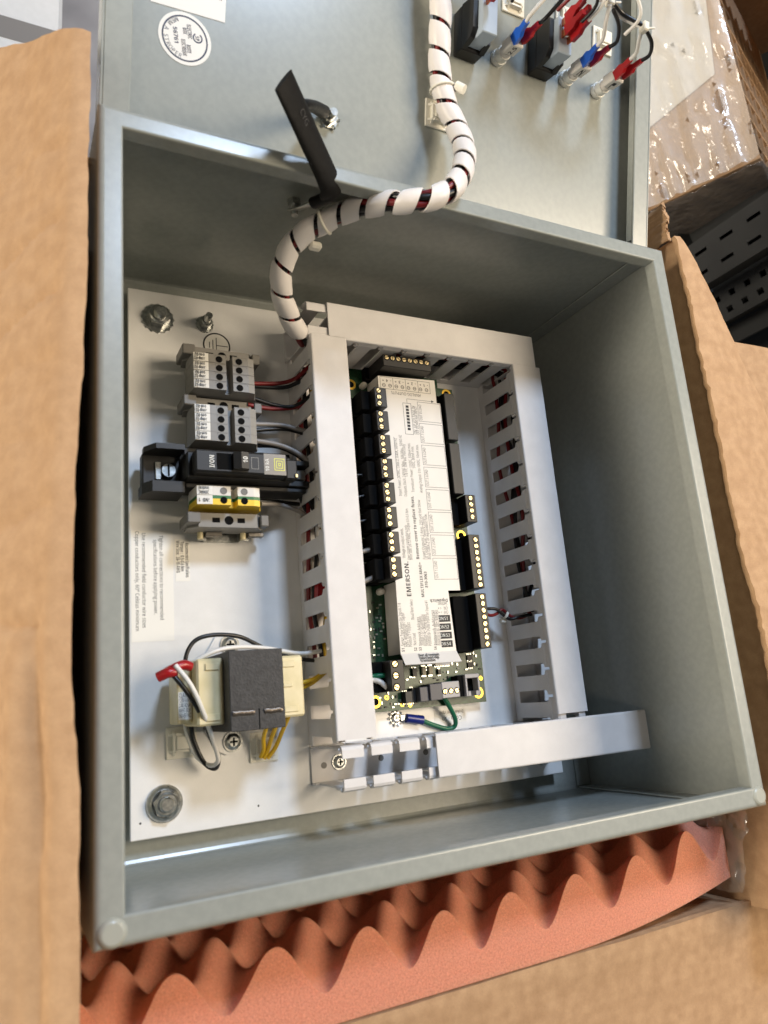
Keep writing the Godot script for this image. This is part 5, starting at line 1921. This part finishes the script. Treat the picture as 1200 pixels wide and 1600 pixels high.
	wire([[-146, 62, 83], [-138, 65, 95], [-130, 60, 111], [-121, 45, 128], [-115, 31, 140], [-118, 22, 143], [-125, 18, 137], [-130, 18, 125], [-132, 19, 116]], 1.45, M.wire_white, "white lead looped down beside the transformer to a tie mount", g)
	wire([[-148, 60, 87], [-140, 62, 98], [-131, 56, 111], [-122, 45, 127], [-115, 32, 138], [-115, 24, 145], [-121, 20, 141], [-127, 20, 127], [-129, 22, 117]], 1.45, M.wire_black, "black lead looped down beside the white transformer lead", g)
	var yl := "yellow transformer lead bent down to the tie mount"
	wire([[-73, 44, 118], [-74, 32, 128], [-76, 24, 137], [-80, 20, 143]], 1.4, M.wire_yellow, yl, g)
	wire([[-79, 44, 118], [-79.5, 30, 129], [-80, 22, 137], [-82, 19, 143]], 1.4, M.wire_yellow, yl, g)
	wire([[-84, 40, 118], [-84.5, 28, 129], [-83, 22, 137], [-84, 18, 142]], 1.4, M.wire_yellow, yl, g)
	wire([[-67, 34, 99], [-56, 36, 97], [-50, 38, 95], [-42, 36, 90]], 1.4, M.wire_yellow, "yellow lead from the transformer bobbin into the duct, upper", g)
	wire([[-67, 32, 103], [-56, 33, 100], [-50, 35, 97], [-42, 33, 92]], 1.4, M.wire_yellow, "yellow lead from the transformer bobbin into the duct, lower", g)
	# board wires
	g = "wires into the board plugs"
	for q in [[[-24, 40, 14], [-12, 37, 11], [-3, 38, 9], [4, 38, 7]], [[-24, 40, 38], [-13, 37, 33], [-3, 38, 29], [4, 38, 25]]]:
		wire(q, 1.7, M.wire_grey, "grey wire from the duct into a three-way board plug", g)
	for q in [[[-24, 38, 38], [-13, 35, 34], [-4, 36, 31], [4, 36, 28]], [[-24, 37, -8], [-12, 36, -11], [4, 37, -14]], [[-24, 37, -26], [-12, 36, -29], [4, 37, -33]], [[-24, 37, -44], [-12, 36, -46], [4, 37, -47]]]:
		wire(q, 1.3, M.wire_black, "black wire from the duct into a three-way board plug", g)
	wire([[-24, 40, 97], [-11, 37, 97], [-5, 38.5, 97], [1, 38.5, 97]], 1.8, M.wire_green, "green wire from the duct into the large board plug", g)
	wire([[-24, 38, 96], [-11, 37, 99], [-5, 39.5, 101], [1, 39.5, 106]], 1.8, M.wire_white, "white wire from the duct into the large board plug", g)
	wire([[53, 24, 115], [59, 22, 123], [65, 18, 132], [65, 15.5, 137], [59, 14.5, 138], [47, 14.5, 134], [38, 15.5, 130]], 1.7, M.wire_green, "green earth wire curling from the grey plug to a blue ring lug", g)
	var lug := thing("ring_lug", "blue insulated ring lug under the star washer screw", "ring lug", Vector3(28, Y0, 128))
	st = S()
	cyl(st, Vector3(25.5, 15.8, 127.6), Vector3(38.5, 16.0, 130.0), 3.1, 3.3, 18)
	part("insulation", st, M.lug_blue, lug)
	st = S()
	bx(st, 21, 27, 14.8, 15.8, 125, 129, 0.3)
	part("ring", st, M.zinc, lug)
	wire([[86, 34, 53], [96, 32, 58], [104, 30, 57], [110, 30, 54], [117, 30, 59], [124, 32, 61], [134, 34, 58]], 1.2, M.wire_red, "red wire twisted with black between board plug and duct", g)
	wire([[86, 34, 55], [96, 32, 53], [104, 32, 54], [110, 31.5, 59], [116, 31, 61.5], [124, 33, 60], [134, 35, 59]], 1.2, M.wire_black, "black wire twisted with red between board plug and duct", g)
	var tie := thing("cable_tie", "small white cable tie on the twisted red and black wires", "cable tie", Vector3(111, 28, 60))
	st = S()
	bx(st, 108.6, 113.4, 25.5, 30, 60, 64, 0.8)
	part("head", st, M.nylon, tie)
	st = S()
	ring(st, Vector3(111, 30.5, 57.4), Vector3(0.8, 0, 0.6).normalized(), 2.6, 3.3, 2.0, 18)
	part("band", st, M.nylon, tie)
